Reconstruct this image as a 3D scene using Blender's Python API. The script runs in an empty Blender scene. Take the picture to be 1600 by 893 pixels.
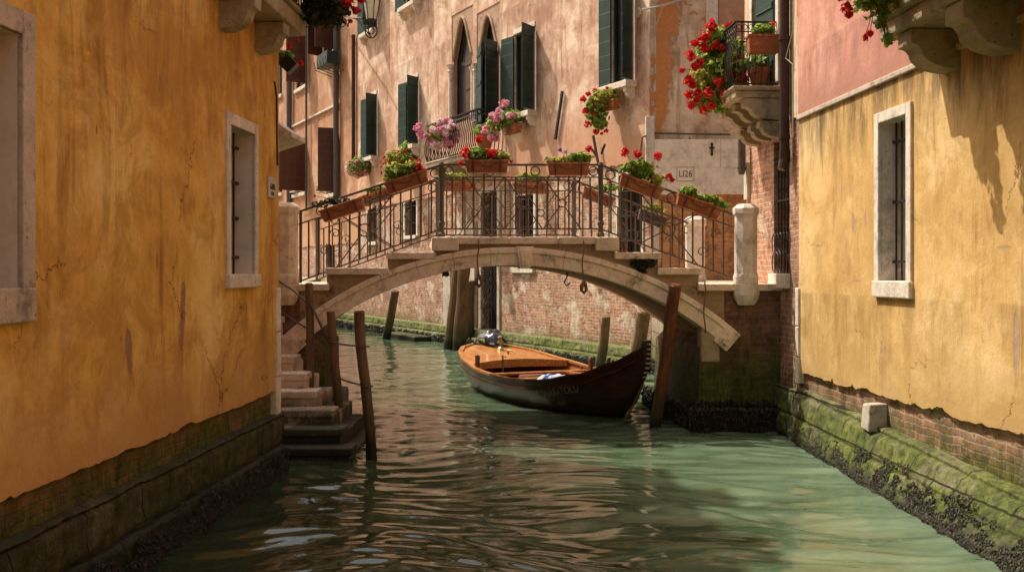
import bpy, bmesh, math, random
import numpy as np
from mathutils import Vector, Matrix, Euler, noise as mnoise
random.seed(7)
R = math.radians
sc = bpy.context.scene
COL = sc.collection
H = 2.15            # eye height above the water
F = 1600.0          # focal length in pixels of a 1600 px wide picture
def at(px, py, Y):  # picture position at distance Y -> place
    return Vector(((px-800)*Y/F, Y, H-(py-425)*Y/F))

# ------------------------------------------------------------------ objects
def tag(o, label=None, cat=None, group=None, kind=None):
    if label: o['label'] = label
    if cat: o['category'] = cat
    if group: o['group'] = group
    if kind: o['kind'] = kind
    return o
def empty(name, loc=(0,0,0), rz=0.0, parent=None):
    o = bpy.data.objects.new(name, None); COL.objects.link(o)
    o.location = loc; o.rotation_euler = (0,0,rz)
    if parent: o.parent = parent
    return o
def thing(name, label, cat, loc=(0,0,0), rz=0.0, group=None):
    return tag(empty(name, loc, rz), label, cat, group)

class MB:
    """collects geometry, builds one mesh object"""
    def __init__(s): s.v=[]; s.f=[]; s.mi=[]; s.m=0
    def add(s, vs, fs):
        b=len(s.v); s.v += [tuple(v) for v in vs]
        for f in fs: s.f.append([b+i for i in f]); s.mi.append(s.m)
        return s
    def quad(s,a,b,c,d): return s.add([a,b,c,d],[(0,1,2,3)])
    def box(s, x0,x1,y0,y1,z0,z1, M=None):
        vs=[Vector((x,y,z)) for z in (z0,z1) for y in (y0,y1) for x in (x0,x1)]
        if M: vs=[M@v for v in vs]
        return s.add(vs,[(0,2,3,1),(4,5,7,6),(0,1,5,4),(2,6,7,3),(0,4,6,2),(1,3,7,5)])
    def bar(s, a, b, w, h=None, up=(0,0,1)):
        a=Vector(a); b=Vector(b); h=h or w; d=(b-a).normalized(); u=Vector(up)
        if abs(d.dot(u))>.98: u=Vector((0,1,0))
        x=d.cross(u).normalized(); z=x.cross(d)
        vs=[p+x*i*w/2+z*j*h/2 for p in (a,b) for j in (-1,1) for i in (-1,1)]
        return s.add(vs,[(0,1,3,2),(4,6,7,5),(0,4,5,1),(2,3,7,6),(0,2,6,4),(1,5,7,3)])
    def tube(s, pts, r, n=8, closed=False, cap=True):
        pts=[Vector(p) for p in pts]; k=len(pts)
        rr = r if isinstance(r,(list,tuple)) else [r]*k
        vs=[]; ref=Vector((0,0,1))
        for i,p in enumerate(pts):
            if closed: d=pts[(i+1)%k]-pts[i-1]
            else: d=pts[min(i+1,k-1)]-pts[max(i-1,0)]
            d.normalize()
            if abs(d.dot(ref))>.95: ref = Vector((1,0,0)) if abs(d.x)<.8 else Vector((0,1,0))
            x=d.cross(ref).normalized(); y=x.cross(d)
            ref = y
            for j in range(n):
                a=2*math.pi*j/n; vs.append(p+(x*math.cos(a)+y*math.sin(a))*rr[i])
        fs=[]
        for i in range(k if closed else k-1):
            for j in range(n):
                i2=(i+1)%k; j2=(j+1)%n
                fs.append((i*n+j,i*n+j2,i2*n+j2,i2*n+j))
        if cap and not closed:
            fs.append(tuple(range(n-1,-1,-1))); fs.append(tuple((k-1)*n+j for j in range(n)))
        return s.add(vs,fs)
    def ring(s, c, r, t, axis='y', n=20, m=6, sq=1.0):
        c=Vector(c); pts=[]
        for i in range(n):
            a=2*math.pi*i/n; u=math.cos(a)*r; v=math.sin(a)*r*sq
            pts.append(c+{'y':Vector((u,0,v)),'x':Vector((0,u,v)),'z':Vector((u,v,0))}[axis])
        return s.tube(pts,t,m,closed=True)
    def lathe(s, prof, c=(0,0,0), n=16, M=None, phase=0.0):
        c=Vector(c); vs=[]; k=len(prof)
        for r,z in prof:
            for j in range(n):
                a=2*math.pi*j/n+phase; p=Vector((r*math.cos(a),r*math.sin(a),z))
                vs.append((M@p if M else p)+c)
        fs=[(i*n+j,i*n+(j+1)%n,(i+1)*n+(j+1)%n,(i+1)*n+j) for i in range(k-1) for j in range(n)]
        fs.append(tuple(range(n-1,-1,-1))); fs.append(tuple((k-1)*n+j for j in range(n)))
        return s.add(vs,fs)
    def prism(s, poly, ax, a0, a1):
        """poly of 2-D points; ax 'y' -> poly in (x,z) swept in y; 'x' -> (y,z) swept in x; 'z' -> (x,y)"""
        def P(p,a): return {'y':(p[0],a,p[1]),'x':(a,p[0],p[1]),'z':(p[0],p[1],a)}[ax]
        n=len(poly)
        vs=[P(p,a0) for p in poly]+[P(p,a1) for p in poly]
        fs=[tuple(range(n)),tuple(range(2*n-1,n-1,-1))]+[(i,n+i,n+(i+1)%n,(i+1)%n) for i in range(n)]
        return s.add(vs,fs)
    def build(s, name, mats, parent=None, bevel=0, smooth=False, skew=None, seg=2, weld=False, fixn=True):
        if not isinstance(mats,(list,tuple)): mats=[mats]
        me=bpy.data.meshes.new(name)
        vs=s.v
        if skew: vs=[skew(v) for v in vs]
        me.from_pydata(vs,[],s.f)
        for m in mats: me.materials.append(m)
        if len(mats)>1: me.polygons.foreach_set('material_index', s.mi)
        if fixn or weld or bevel:
            bm=bmesh.new(); bm.from_mesh(me)
            if weld: bmesh.ops.remove_doubles(bm,verts=bm.verts,dist=1e-4)
            if fixn: bmesh.ops.recalc_face_normals(bm,faces=bm.faces)
            bm.to_mesh(me); bm.free()
        if smooth: me.polygons.foreach_set('use_smooth',[True]*len(me.polygons))
        me.update()
        o=bpy.data.objects.new(name,me); COL.objects.link(o)
        if parent: o.parent=parent
        if bevel:
            b=o.modifiers.new('bevel','BEVEL'); b.width=bevel; b.segments=seg; b.limit_method='ANGLE'; b.angle_limit=R(40)
        return o

# ------------------------------------------------------------------ materials
class NT:
    def __init__(s,name):
        s.mat=bpy.data.materials.new(name); s.mat.use_nodes=True; s.t=s.mat.node_tree; s.t.nodes.clear()
        s.out=s.n('ShaderNodeOutputMaterial'); s._oc=None
    def n(s,ty,**kw):
        nd=s.t.nodes.new(ty)
        for k,v in kw.items(): setattr(nd,k,v)
        return nd
    def put(s,sock,v):
        if v is None: return
        if hasattr(v,'is_output'): s.t.links.new(v,sock)
        else:
            if isinstance(v,(tuple,list)) and len(v)==3 and sock.type=='RGBA': v=(*v,1)
            sock.default_value=v
    def obj(s):
        if not s._oc: s._oc=s.n('ShaderNodeTexCoord')
        return s._oc.outputs['Object']
    def pos(s): return s.n('ShaderNodeNewGeometry').outputs['Position']
    def sep(s,v):
        nd=s.n('ShaderNodeSeparateXYZ'); s.put(nd.inputs[0],v); return nd.outputs
    def comb(s,x,y,z):
        nd=s.n('ShaderNodeCombineXYZ')
        for i,v in enumerate((x,y,z)): s.put(nd.inputs[i],v)
        return nd.outputs[0]
    def mapv(s,v,sc=(1,1,1),loc=(0,0,0),rot=(0,0,0)):
        nd=s.n('ShaderNodeMapping'); s.put(nd.inputs['Vector'],v); nd.inputs['Scale'].default_value=sc; nd.inputs['Location'].default_value=loc; nd.inputs['Rotation'].default_value=rot
        return nd.outputs[0]
    def m(s,op,a,b=None,c=None,clamp=False):
        nd=s.n('ShaderNodeMath',operation=op,use_clamp=clamp); s.put(nd.inputs[0],a); s.put(nd.inputs[1],b)
        if c is not None: s.put(nd.inputs[2],c)
        return nd.outputs[0]
    def vm(s,op,a,b=None,scale=None):
        nd=s.n('ShaderNodeVectorMath',operation=op); s.put(nd.inputs[0],a); s.put(nd.inputs[1],b)
        if scale is not None: s.put(nd.inputs['Scale'],scale)
        return nd.outputs[1] if op in('LENGTH','DOT_PRODUCT','DISTANCE') else nd.outputs[0]
    def noise(s,v,scale,detail=4,rough=.55,dist=0,col=False):
        nd=s.n('ShaderNodeTexNoise'); s.put(nd.inputs['Vector'],v); s.put(nd.inputs['Scale'],scale); nd.inputs['Detail'].default_value=detail
        nd.inputs['Roughness'].default_value=rough; nd.inputs['Distortion'].default_value=dist
        return nd.outputs['Color' if col else 0]
    def vor(s,v,scale,feature='F1',out='Distance',rnd=1):
        nd=s.n('ShaderNodeTexVoronoi',feature=feature); s.put(nd.inputs['Vector'],v); s.put(nd.inputs['Scale'],scale); nd.inputs['Randomness'].default_value=rnd
        return nd.outputs[out]
    def ss(s,v,a,b,inv=False):   # smooth step between a and b
        nd=s.n('ShaderNodeMapRange',interpolation_type='SMOOTHSTEP'); s.put(nd.inputs['Value'],v)
        s.put(nd.inputs['From Min'],a); s.put(nd.inputs['From Max'],b)
        nd.inputs['To Min'].default_value=1 if inv else 0; nd.inputs['To Max'].default_value=0 if inv else 1
        return nd.outputs[0]
    def ramp(s,v,stops,interp='LINEAR'):
        nd=s.n('ShaderNodeValToRGB'); s.put(nd.inputs[0],v); cr=nd.color_ramp; cr.interpolation=interp
        while len(cr.elements)<len(stops): cr.elements.new(.5)
        for e,(p,c) in zip(cr.elements,stops): e.position=p; e.color=(*c,1) if len(c)==3 else c
        return nd.outputs[0]
    def mix(s,f,a,b,bl='MIX'):
        nd=s.n('ShaderNodeMix',data_type='RGBA',blend_type=bl); nd.clamp_factor=True
        s.put(nd.inputs[0],f); s.put(nd.inputs[6],a); s.put(nd.inputs[7],b); return nd.outputs[2]
    def dark(s,col,f,k):   # multiply colour by k where f
        return s.mix(f,col,k,'MULTIPLY')
    def bump(s,h,strength=.5,dist=.01,normal=None):
        nd=s.n('ShaderNodeBump'); s.put(nd.inputs['Height'],h); nd.inputs['Strength'].default_value=strength; nd.inputs['Distance'].default_value=dist
        if normal is not None: s.put(nd.inputs['Normal'],normal)
        return nd.outputs[0]
    def pbr(s,col,rough=.8,normal=None,spec=.3,metal=0,**kw):
        p=s.n('ShaderNodeBsdfPrincipled'); s.put(p.inputs['Base Color'],col); s.put(p.inputs['Roughness'],rough); s.put(p.inputs['Normal'],normal)
        p.inputs['Specular IOR Level'].default_value=spec; s.put(p.inputs['Metallic'],metal)
        for k,v in kw.items(): s.put(p.inputs[k.replace('_',' ')],v)
        s.t.links.new(p.outputs[0],s.out.inputs[0]); return s.mat

def stucco(name, cols, seed, stains=(), spots=(), cracks=.6, damp=None, peelcol=(.30,.17,.11), streak=.55, peel=0.0, lines=(), glow=(.9,.62,.36), glowamt=.22, drips=.14):
    t=NT(name); o=t.obj(); p=t.mapv(o,loc=(seed*3.1,seed*1.7,seed*.9)); x,y,z=t.sep(o)
    big=t.noise(p,.55,6,.6,.4); mid=t.noise(p,2.6,6,.65,.3); fine=t.noise(p,38,4,.7)
    col=t.ramp(t.m('ADD',t.m('MULTIPLY',big,.65),t.m('MULTIPLY',mid,.35)),[(.38,cols[0]),(.5,cols[1]),(.62,cols[2])])
    pz_=t.ss(t.noise(t.mapv(p,loc=(6,1,4)),.75,5,.6,.5),.40,.62)
    st=t.noise(t.mapv(p,sc=(4.2,4.2,.55)),1,7,.7,1.1)
    st2=t.noise(t.mapv(p,sc=(13,13,1.6)),1,5,.68,.9)
    cl=t.noise(t.mapv(p,loc=(2,7,7)),1.25,8,.72,.7); col=t.mix(t.m('MULTIPLY',t.ss(cl,.44,.60),.75),col,cols[0]); col=t.mix(t.m('MULTIPLY',t.ss(cl,.30,.43,inv=True),.6),col,cols[2])
    col=t.dark(col,t.m('MULTIPLY',t.m('MULTIPLY',t.ss(st,.48,.66),pz_),streak*1.25),(.50,.37,.25))
    col=t.mix(t.m('MULTIPLY',t.m('MULTIPLY',t.ss(st2,.50,.68),pz_),streak*.6),col,cols[0])
    col=t.mix(t.m('MULTIPLY',t.ss(t.noise(t.mapv(p,loc=(9,4,2)),1.1,6,.7,.6),.55,.75),glowamt),col,glow)
    drip=t.noise(t.mapv(p,sc=(30,30,5.5)),1,5,.72,.8); col=t.dark(col,t.m('MULTIPLY',t.ss(drip,.50,.72),drips),(.66,.58,.5)); col=t.mix(t.m('MULTIPLY',t.ss(drip,.32,.46,inv=True),drips*.6),col,glow)
    # mottled wash
    blot=t.noise(p,9,5,.7); col=t.dark(col,t.m('MULTIPLY',t.ss(blot,.48,.8),.35),(.66,.55,.42))
    col=t.dark(col,t.m('MULTIPLY',t.ss(fine,.5,.75),.3),(.7,.62,.55))
    speck=t.ss(t.vor(p,7,'F1'),.03,.07,inv=True); speckm=t.m('MULTIPLY',speck,t.ss(t.noise(p,1.9,3),.5,.6)); col=t.dark(col,t.m('MULTIPLY',speckm,.8),(.28,.2,.15))
    for (zs,w,amt,c) in stains:      # stain centred on height zs, running down
        a=t.ss(t.m('ADD',z,t.m('MULTIPLY',t.m('SUBTRACT',st,.5),w*1.6)),zs-w,zs)
        b=t.ss(z,zs+.02,zs+.06,inv=True)
        f=t.m('MULTIPLY',t.m('MULTIPLY',a,b),t.m('MULTIPLY',t.ss(t.noise(t.mapv(p,sc=(2.5,2.5,.5)),1.4,5,.7),.36,.6),amt))
        col=t.mix(f,col,c)
    h=t.m('ADD',t.m('MULTIPLY',fine,.25),t.m('ADD',t.m('MULTIPLY',mid,.9),t.m('MULTIPLY',blot,.35)))
    if damp:
        z0,z1,c=damp
        f=t.ss(t.m('ADD',z,t.m('MULTIPLY',t.m('SUBTRACT',t.noise(p,1.6,6,.65),.5),(z1-z0)*1.4)),z0,z1,inv=True)
        col=t.mix(t.m('MULTIPLY',f,.8),col,c)
    msk=None; chips=t.m('MULTIPLY',t.ss(t.noise(t.mapv(p,loc=(8,8,2),sc=(1.3,1.3,1)),4.2,6,.72),.665,.68),t.ss(t.noise(t.mapv(p,loc=(1,5,9)),.8,3),.5,.56)); msk=chips
    wob=t.noise(p,6,5,.7,col=True); wx=t.m('SUBTRACT',t.sep(wob)[0],.5); wz=t.m('SUBTRACT',t.sep(wob)[2],.5)
    for (cx,cz,rx,rz,tilt) in spots:
        dx=t.m('ADD',t.m('SUBTRACT',x,cx),t.m('MULTIPLY',wx,rx*1.8)); dz=t.m('ADD',t.m('SUBTRACT',z,cz),t.m('MULTIPLY',wz,rz*.9))
        dx=t.m('SUBTRACT',dx,t.m('MULTIPLY',dz,tilt))
        a=t.m('DIVIDE',dx,rx); b=t.m('DIVIDE',dz,rz)
        q=t.m('ADD',t.m('MULTIPLY',a,a),t.m('MULTIPLY',b,b))
        f=t.ss(t.m('ADD',q,t.m('MULTIPLY',t.m('SUBTRACT',t.noise(p,17,4,.7),.5),1.1)),.8,.92,inv=True)
        rim=t.ss(q,1.0,2.2,inv=True); col=t.dark(col,t.m('MULTIPLY',rim,.25),(.45,.35,.28))
        msk=f if msk is None else t.m('MAXIMUM',msk,f)
    if peel>0:
        pn=t.noise(t.mapv(p,loc=(3,8,5)),1.25,7,.68,.5); f=t.ss(pn,.66-peel,.675-peel)
        msk=f if msk is None else t.m('MAXIMUM',msk,f)
    if msk is not None:
        pc=t.mix(t.noise(p,14,5,.7),tuple(c*.62 for c in peelcol),tuple(min(1,c*1.3) for c in peelcol))
        col=t.mix(msk,col,pc); h=t.m('SUBTRACT',h,t.m('MULTIPLY',msk,2.6))
    if cracks>0:
        ck=t.vor(t.vm('ADD',p,t.vm('SCALE',t.noise(p,2.2,5,.7,col=True),scale=.55)),.62,'DISTANCE_TO_EDGE')
        cf=t.m('MULTIPLY',t.ss(ck,.0012,.0052,inv=True),t.ss(t.noise(t.mapv(p,loc=(1,7,3)),.9,3),.52,.6))
        cf=t.m('MULTIPLY',cf,cracks); col=t.dark(col,cf,(.22,.15,.1)); h=t.m('SUBTRACT',h,t.m('MULTIPLY',cf,1.2))
    return t.pbr(col,.88,t.bump(h,.55,.02),spec=.18)

def moss_over(t,col,h,rough,z,p,z0,z1,mosscol=None,wet=.16,amt=1.0,slope=0):
    """algae and wet dark band near the water (world heights)"""
    nz=t.noise(p,3.2,6,.7); zz=t.m('ADD',z,t.m('MULTIPLY',t.m('SUBTRACT',nz,.5),.5*(z1-z0)+.14))
    f=t.ss(zz,z0,z1,inv=True)
    g=t.noise(p,11,5,.7)
    mc=mosscol or [(.30,(.022,.028,.008)),(.48,(.075,.088,.014)),(.66,(.17,.19,.03))]
    moss=t.ramp(t.m('ADD',t.m('MULTIPLY',g,.6),t.m('MULTIPLY',t.noise(p,1.6,4,.6),.4)),mc)
    stk=t.noise(t.mapv(p,sc=(16,16,2.2)),1,5,.7,.5)
    f=t.m('MULTIPLY',f,t.m('MULTIPLY',t.ss(t.m('ADD',t.m('MULTIPLY',t.noise(t.mapv(p,loc=(4,2,9)),2.1,6,.75),.7),t.m('MULTIPLY',stk,.3)),.30,.52),amt))
    moss=t.dark(moss,t.m('MULTIPLY',t.ss(stk,.46,.66),.75),(.35,.33,.30)); moss=t.dark(moss,t.m('MULTIPLY',t.ss(t.noise(p,45,3,.7),.5,.7),.7),(.3,.3,.25))
    moss=t.mix(t.m('MULTIPLY',t.ss(t.noise(t.mapv(p,loc=(2,6,1)),2.6,6,.75),.52,.66),.75),moss,(.07,.065,.045))
    col=t.mix(f,col,moss)
    wz=t.m('ADD',z,t.m('MULTIPLY',t.m('SUBTRACT',t.noise(p,7,5,.7),.5),.22))
    w=t.ss(wz,wet,wet+.16,inv=True)
    col=t.mix(t.m('MULTIPLY',w,.93),col,t.ramp(t.noise(p,34,3,.7),[(.35,(.006,.006,.004)),(.6,(.022,.02,.013)),(.78,(.075,.065,.045))]))
    rough=t.mix(w,(rough,)*3,(.42,)*3)
    h=t.m('ADD',h,t.m('MULTIPLY',f,t.m('MULTIPLY',t.noise(p,55,4,.75),1.1)))
    return col,h,rough

def brickm(name, c1=(.36,.135,.07), c2=(.22,.085,.05), mortar=(.33,.26,.20), seed=1, moss=None, plaster=0.0, pcol=(.55,.42,.31), zfade=None, mossamt=1, scale=1.0, wet=.16, soot=.4, mosscol=None):
    t=NT(name); o=t.obj(); p=t.mapv(o,loc=(seed*2.3,seed*5.1,seed*1.1)); x,y,z=t.sep(o)
    u=t.m('ADD',x,y)
    w=t.noise(p,3.5,3,.6,col=True); w2=t.noise(p,22,3,.6,col=True)
    v=t.vm('ADD',t.comb(t.m('ADD',u,seed*.37),z,0),t.vm('SCALE',t.vm('SUBTRACT',w,(.5,.5,.5)),scale=.07))
    v=t.vm('ADD',v,t.vm('SCALE',t.vm('SUBTRACT',w2,(.5,.5,.5)),scale=.024))
    b=t.n('ShaderNodeTexBrick'); t.put(b.inputs['Vector'],v); b.inputs['Scale'].default_value=1
    b.inputs['Brick Width'].default_value=.25*scale; b.inputs['Row Height'].default_value=.075*scale; b.inputs['Mortar Size'].default_value=.011*scale; b.inputs['Mortar Smooth'].default_value=.35
    b.inputs['Bias'].default_value=-.1
    t.put(b.inputs['Color1'],c1); t.put(b.inputs['Color2'],c2); t.put(b.inputs['Mortar'],mortar)
    col=b.outputs[0]; fac=b.outputs[1]
    col=t.dark(col,t.m('MULTIPLY',t.ss(t.noise(p,4.5,6,.75),.45,.62),.85),(.45,.38,.34))
    col=t.mix(t.m('MULTIPLY',t.ss(t.noise(t.mapv(p,loc=(3,9,1)),7,5,.75),.52,.64),.55),col,tuple(min(1,k*1.15) for k in mortar))
    col=t.mix(t.m('MULTIPLY',t.ss(t.noise(p,1.7,5,.7),.5,.72),.5),col,(.55,.34,.20))
    col=t.dark(col,t.m('MULTIPLY',t.ss(t.noise(p,40,3,.7),.5,.8),.5),(.5,.45,.4))
    h=t.m('ADD',t.m('MULTIPLY',fac,-1.4),t.m('ADD',t.noise(p,12,5,.75),t.m('MULTIPLY',t.noise(p,60,3,.6),.3)))
    if plaster>0:
        pn=t.noise(t.mapv(p,loc=(7,3,1),sc=(1,1,1.5)),1.1,8,.72,.4)
        f=t.ss(pn,.68-plaster,.70-plaster); pc=t.ramp(t.noise(p,5,6,.75),[(.35,tuple(c*.5 for c in pcol)),(.55,pcol),(.7,tuple(min(1,c*1.2) for c in pcol))])
        col=t.mix(f,col,pc); h=t.m('ADD',t.m('MULTIPLY',h,t.m('SUBTRACT',1,t.m('MULTIPLY',f,.7))),t.m('MULTIPLY',f,1.2))
    if soot: col=t.dark(col,t.m('MULTIPLY',t.ss(t.noise(t.mapv(p,sc=(2,2,.6)),.9,5,.7),.48,.7),soot),(.3,.27,.24))
    rough=.92
    if moss:
        pz=t.sep(t.pos())[2]; col,h,rough=moss_over(t,col,h,rough,pz,p,moss[0],moss[1],amt=mossamt,wet=wet,mosscol=mosscol)
    return t.pbr(col,rough,t.bump(h,.75,.018),spec=.25)

def stone(name, base=(.50,.41,.31), dirt=(.13,.10,.07), seed=1, amt=.6, moss=None, joint=None, jrow=None, mossamt=.9, wet=.16, mosscol=None, jh=.3, jx=False):
    t=NT(name); o=t.obj(); p=t.mapv(o,loc=(seed*1.3,seed*2.7,seed*4.1)); x,y,z=t.sep(o)
    a=t.noise(p,2.2,7,.7,.3); b=t.noise(p,13,6,.75); c=t.noise(p,70,3,.7)
    col=t.ramp(t.m('ADD',t.m('MULTIPLY',a,.6),t.m('MULTIPLY',b,.4)),[(.36,tuple(k*.66 for k in base)),(.5,base),(.64,tuple(min(1,k*1.22) for k in base))])
    d=t.ss(t.noise(t.mapv(p,loc=(5,5,5)),3.4,7,.75),.52,.68); col=t.mix(t.m('MULTIPLY',d,amt),col,dirt)
    pits=t.ss(t.vor(t.vm('ADD',p,t.vm('SCALE',t.noise(p,9,2,col=True),scale=.1)),16),.09,.17,inv=True)
    pits=t.m('MULTIPLY',pits,t.ss(b,.45,.6)); col=t.dark(col,t.m('MULTIPLY',pits,.85),(.22,.18,.14))
    col=t.dark(col,t.m('MULTIPLY',t.ss(c,.5,.75),.35),(.5,.45,.4))
    h=t.m('ADD',t.m('MULTIPLY',b,1.0),t.m('SUBTRACT',t.m('MULTIPLY',c,.35),t.m('MULTIPLY',pits,.9)))
    if joint:
        x0_,y0_,z0_=t.sep(o)
        v=t.vm('ADD',t.comb(x0_ if jx else t.m('ADD',x0_,y0_),z0_,0),t.vm('SCALE',t.vm('SUBTRACT',t.noise(p,5,3,col=True),(.5,.5,.5)),scale=.02))
        bt=t.n('ShaderNodeTexBrick'); t.put(bt.inputs['Vector'],v); bt.inputs['Scale'].default_value=1; bt.inputs['Brick Width'].default_value=joint; bt.inputs['Row Height'].default_value=jh; bt.inputs['Mortar Size'].default_value=.009; bt.inputs['Mortar Smooth'].default_value=.3
        f=bt.outputs[1]; col=t.dark(col,t.m('MULTIPLY',f,.8),(.2,.17,.13)); h=t.m('SUBTRACT',h,t.m('MULTIPLY',f,1.5))
    rough=.86
    if moss:
        pz=t.sep(t.pos())[2]; col,h,rough=moss_over(t,col,h,rough,pz,p,moss[0],moss[1],amt=mossamt,wet=wet,mosscol=mosscol)
        if joint: col=t.dark(col,t.m('MULTIPLY',f,.85),(.12,.11,.09)); h=t.m('SUBTRACT',h,t.m('MULTIPLY',f,1.5))
    return t.pbr(col,rough,t.bump(h,.8,.016),spec=.25)

def wood(name, c1,c2, axis=2, rough=.6, wetz=None, seed=1, grain=26, coat=0, spec=.3, algae=True, seams=None):
    t=NT(name); o=t.obj(); s=[grain,grain,grain]; s[axis]=grain*.06
    p=t.mapv(o,sc=tuple(s),loc=(seed,seed*2,seed*3)); q=t.mapv(o,loc=(seed*4,0,0))
    g=t.noise(p,1,6,.7,.4); g2=t.noise(q,3,5,.6)
    col=t.mix(t.ss(g,.32,.68),c1,c2); col=t.dark(col,t.m('MULTIPLY',t.ss(g2,.45,.7),.6),(.5,.45,.4))
    h=g
    if seams:
        ax,fr,am=seams; sv=t.sep(o)[ax]; sf=t.m('FRACT',t.m('MULTIPLY',sv,fr)); sm=t.m('MAXIMUM',t.ss(sf,.0,.05,inv=True),t.ss(sf,.95,1.0)); col=t.dark(col,t.m('MULTIPLY',sm,am),(.25,.2,.18)); h=t.m('SUBTRACT',h,t.m('MULTIPLY',sm,2.0))
    if wetz is not None:
        z=t.sep(t.pos())[2]; zz=t.m('ADD',z,t.m('MULTIPLY',t.m('SUBTRACT',g2,.5),.35))
        if algae: col=t.mix(t.m('MULTIPLY',t.ss(zz,wetz,wetz+.45,inv=True),.75),col,(.05,.05,.018))
        w=t.ss(zz,wetz-.3,wetz-.05,inv=True); col=t.mix(t.m('MULTIPLY',w,.95),col,(.011,.010,.007))
    return t.pbr(col,rough,t.bump(h,.5,.006),spec=spec,Coat_Weight=coat,Coat_Roughness=.12)

def plain(name,col,rough=.6,metal=0,spec=.4,var=.35,scale=18,bump=.25,rust=None):
    t=NT(name); o=t.obj(); n1=t.noise(o,scale,5,.7); n2=t.noise(o,scale*.2,5,.7)
    c=t.dark(col,t.m('MULTIPLY',t.ss(n1,.4,.75),var),(.45,.42,.4)); c=t.dark(c,t.m('MULTIPLY',t.ss(n2,.45,.7),var),(.6,.56,.5))
    if name.startswith('terracotta'):
        rn=t.n('ShaderNodeObjectInfo').outputs['Random']; c=t.dark(c,t.m('MULTIPLY',rn,.8),(.62,.55,.5)); c=t.mix(t.m('MULTIPLY',t.ss(t.noise(o,16,6,.75),.55,.66),.6),c,(.30,.24,.18))
    if rust: c=t.mix(t.m('MULTIPLY',t.ss(t.noise(o,scale*.5,6,.75),.5,.66),.8),c,rust)
    return t.pbr(c,rough,t.bump(n1,bump,.004),spec=spec,metal=metal)

def leafm(name, cols, trans=.45):
    t=NT(name); i=t.n('ShaderNodeNewGeometry').outputs['Random Per Island']; o=t.obj()
    k=t.m('ADD',t.m('MULTIPLY',i,.7),t.m('MULTIPLY',t.noise(o,9,3),.3))
    col=t.ramp(k,[(.1,cols[0]),(.5,cols[1]),(.9,cols[2])])
    p=t.n('ShaderNodeBsdfPrincipled'); t.put(p.inputs['Base Color'],col); p.inputs['Roughness'].default_value=.5; p.inputs['Specular IOR Level'].default_value=.3
    tr=t.n('ShaderNodeBsdfTranslucent'); t.put(tr.inputs[0],t.mix(.5,col,cols[2]))
    mx=t.n('ShaderNodeMixShader'); mx.inputs[0].default_value=trans
    t.t.links.new(p.outputs[0],mx.inputs[1]); t.t.links.new(tr.outputs[0],mx.inputs[2]); t.t.links.new(mx.outputs[0],t.out.inputs[0])
    return t.mat

M={}
M['iron']=plain('wrought_iron',(.035,.03,.027),.55,.3,rust=(.10,.045,.02))
M['rail']=plain('rail_iron',(.13,.10,.082),.55,.35,rust=(.15,.075,.035))
M['terra']=plain('terracotta',(.42,.145,.06),.8,0,.2,.5,9,.4,rust=(.52,.27,.15))
M['terra_dark']=plain('terracotta_dark',(.20,.075,.035),.8,0,.2,.5,9,.4)
M['greypot']=plain('grey_pot',(.09,.085,.08),.7,0,.2)
M['soil']=plain('soil',(.03,.02,.012),.95,0,.1)
M['pipe']=plain('drainpipe_brown',(.055,.028,.02),.45,.5,.5,rust=(.11,.05,.03))
M['pipe_grey']=plain('drainpipe_grey',(.15,.13,.12),.45,.6,.5,rust=(.12,.07,.045))
M['dark']=plain('dark_glass',(.012,.011,.010),.25,0,.5,.2)
M['white']=plain('white_plate',(.62,.55,.45),.6,0,.3,.5)
M['black']=plain('black_plastic',(.012,.012,.013),.35,0,.5)
M['rope']=plain('rope',(.24,.15,.09),.95,0,.1,.6,60,.8)
M['brass']=plain('brass',(.6,.45,.22),.3,.9,.5,.3)
M['lampglass']=plain('lamp_glass',(.78,.72,.58),.2,0,.5,.15)
M['curtain']=plain('curtain',(.45,.36,.28),.8,0,.2)
M['green_box']=plain('green_box',(.012,.035,.032),.4,0,.4)
def shutterm(name,c,pl=8.0):
    t=NT(name); o=t.obj(); x,y,z=t.sep(o)
    s=t.m('FRACT',t.m('MULTIPLY',z,3.1)); g=t.ss(s,.965,.985)
    n=t.noise(t.mapv(o,sc=(12,12,2)),1,6,.7); col=t.mix(t.m('MULTIPLY',t.ss(n,.42,.72),.55),c,tuple(k*1.9+.012 for k in c))
    col=t.mix(t.m('MULTIPLY',g,.55),col,tuple(k*3.2+.03 for k in c))
    col=t.dark(col,t.m('MULTIPLY',t.ss(t.noise(o,3,5,.7),.5,.7),.4),(.5,.5,.5))
    rn=t.n('ShaderNodeObjectInfo').outputs['Random']; col=t.mix(t.m('MULTIPLY',rn,.45),col,tuple(k*2.2+.01 for k in c))
    return t.pbr(col,.5,t.bump(t.m('SUBTRACT',n,t.m('MULTIPLY',g,2)),.4,.006),spec=.35)
M['shutter']=shutterm('green_shutter_paint',(.010,.030,.024))
M['shutter_brown']=shutterm('brown_shutter_paint',(.075,.028,.018))
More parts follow.
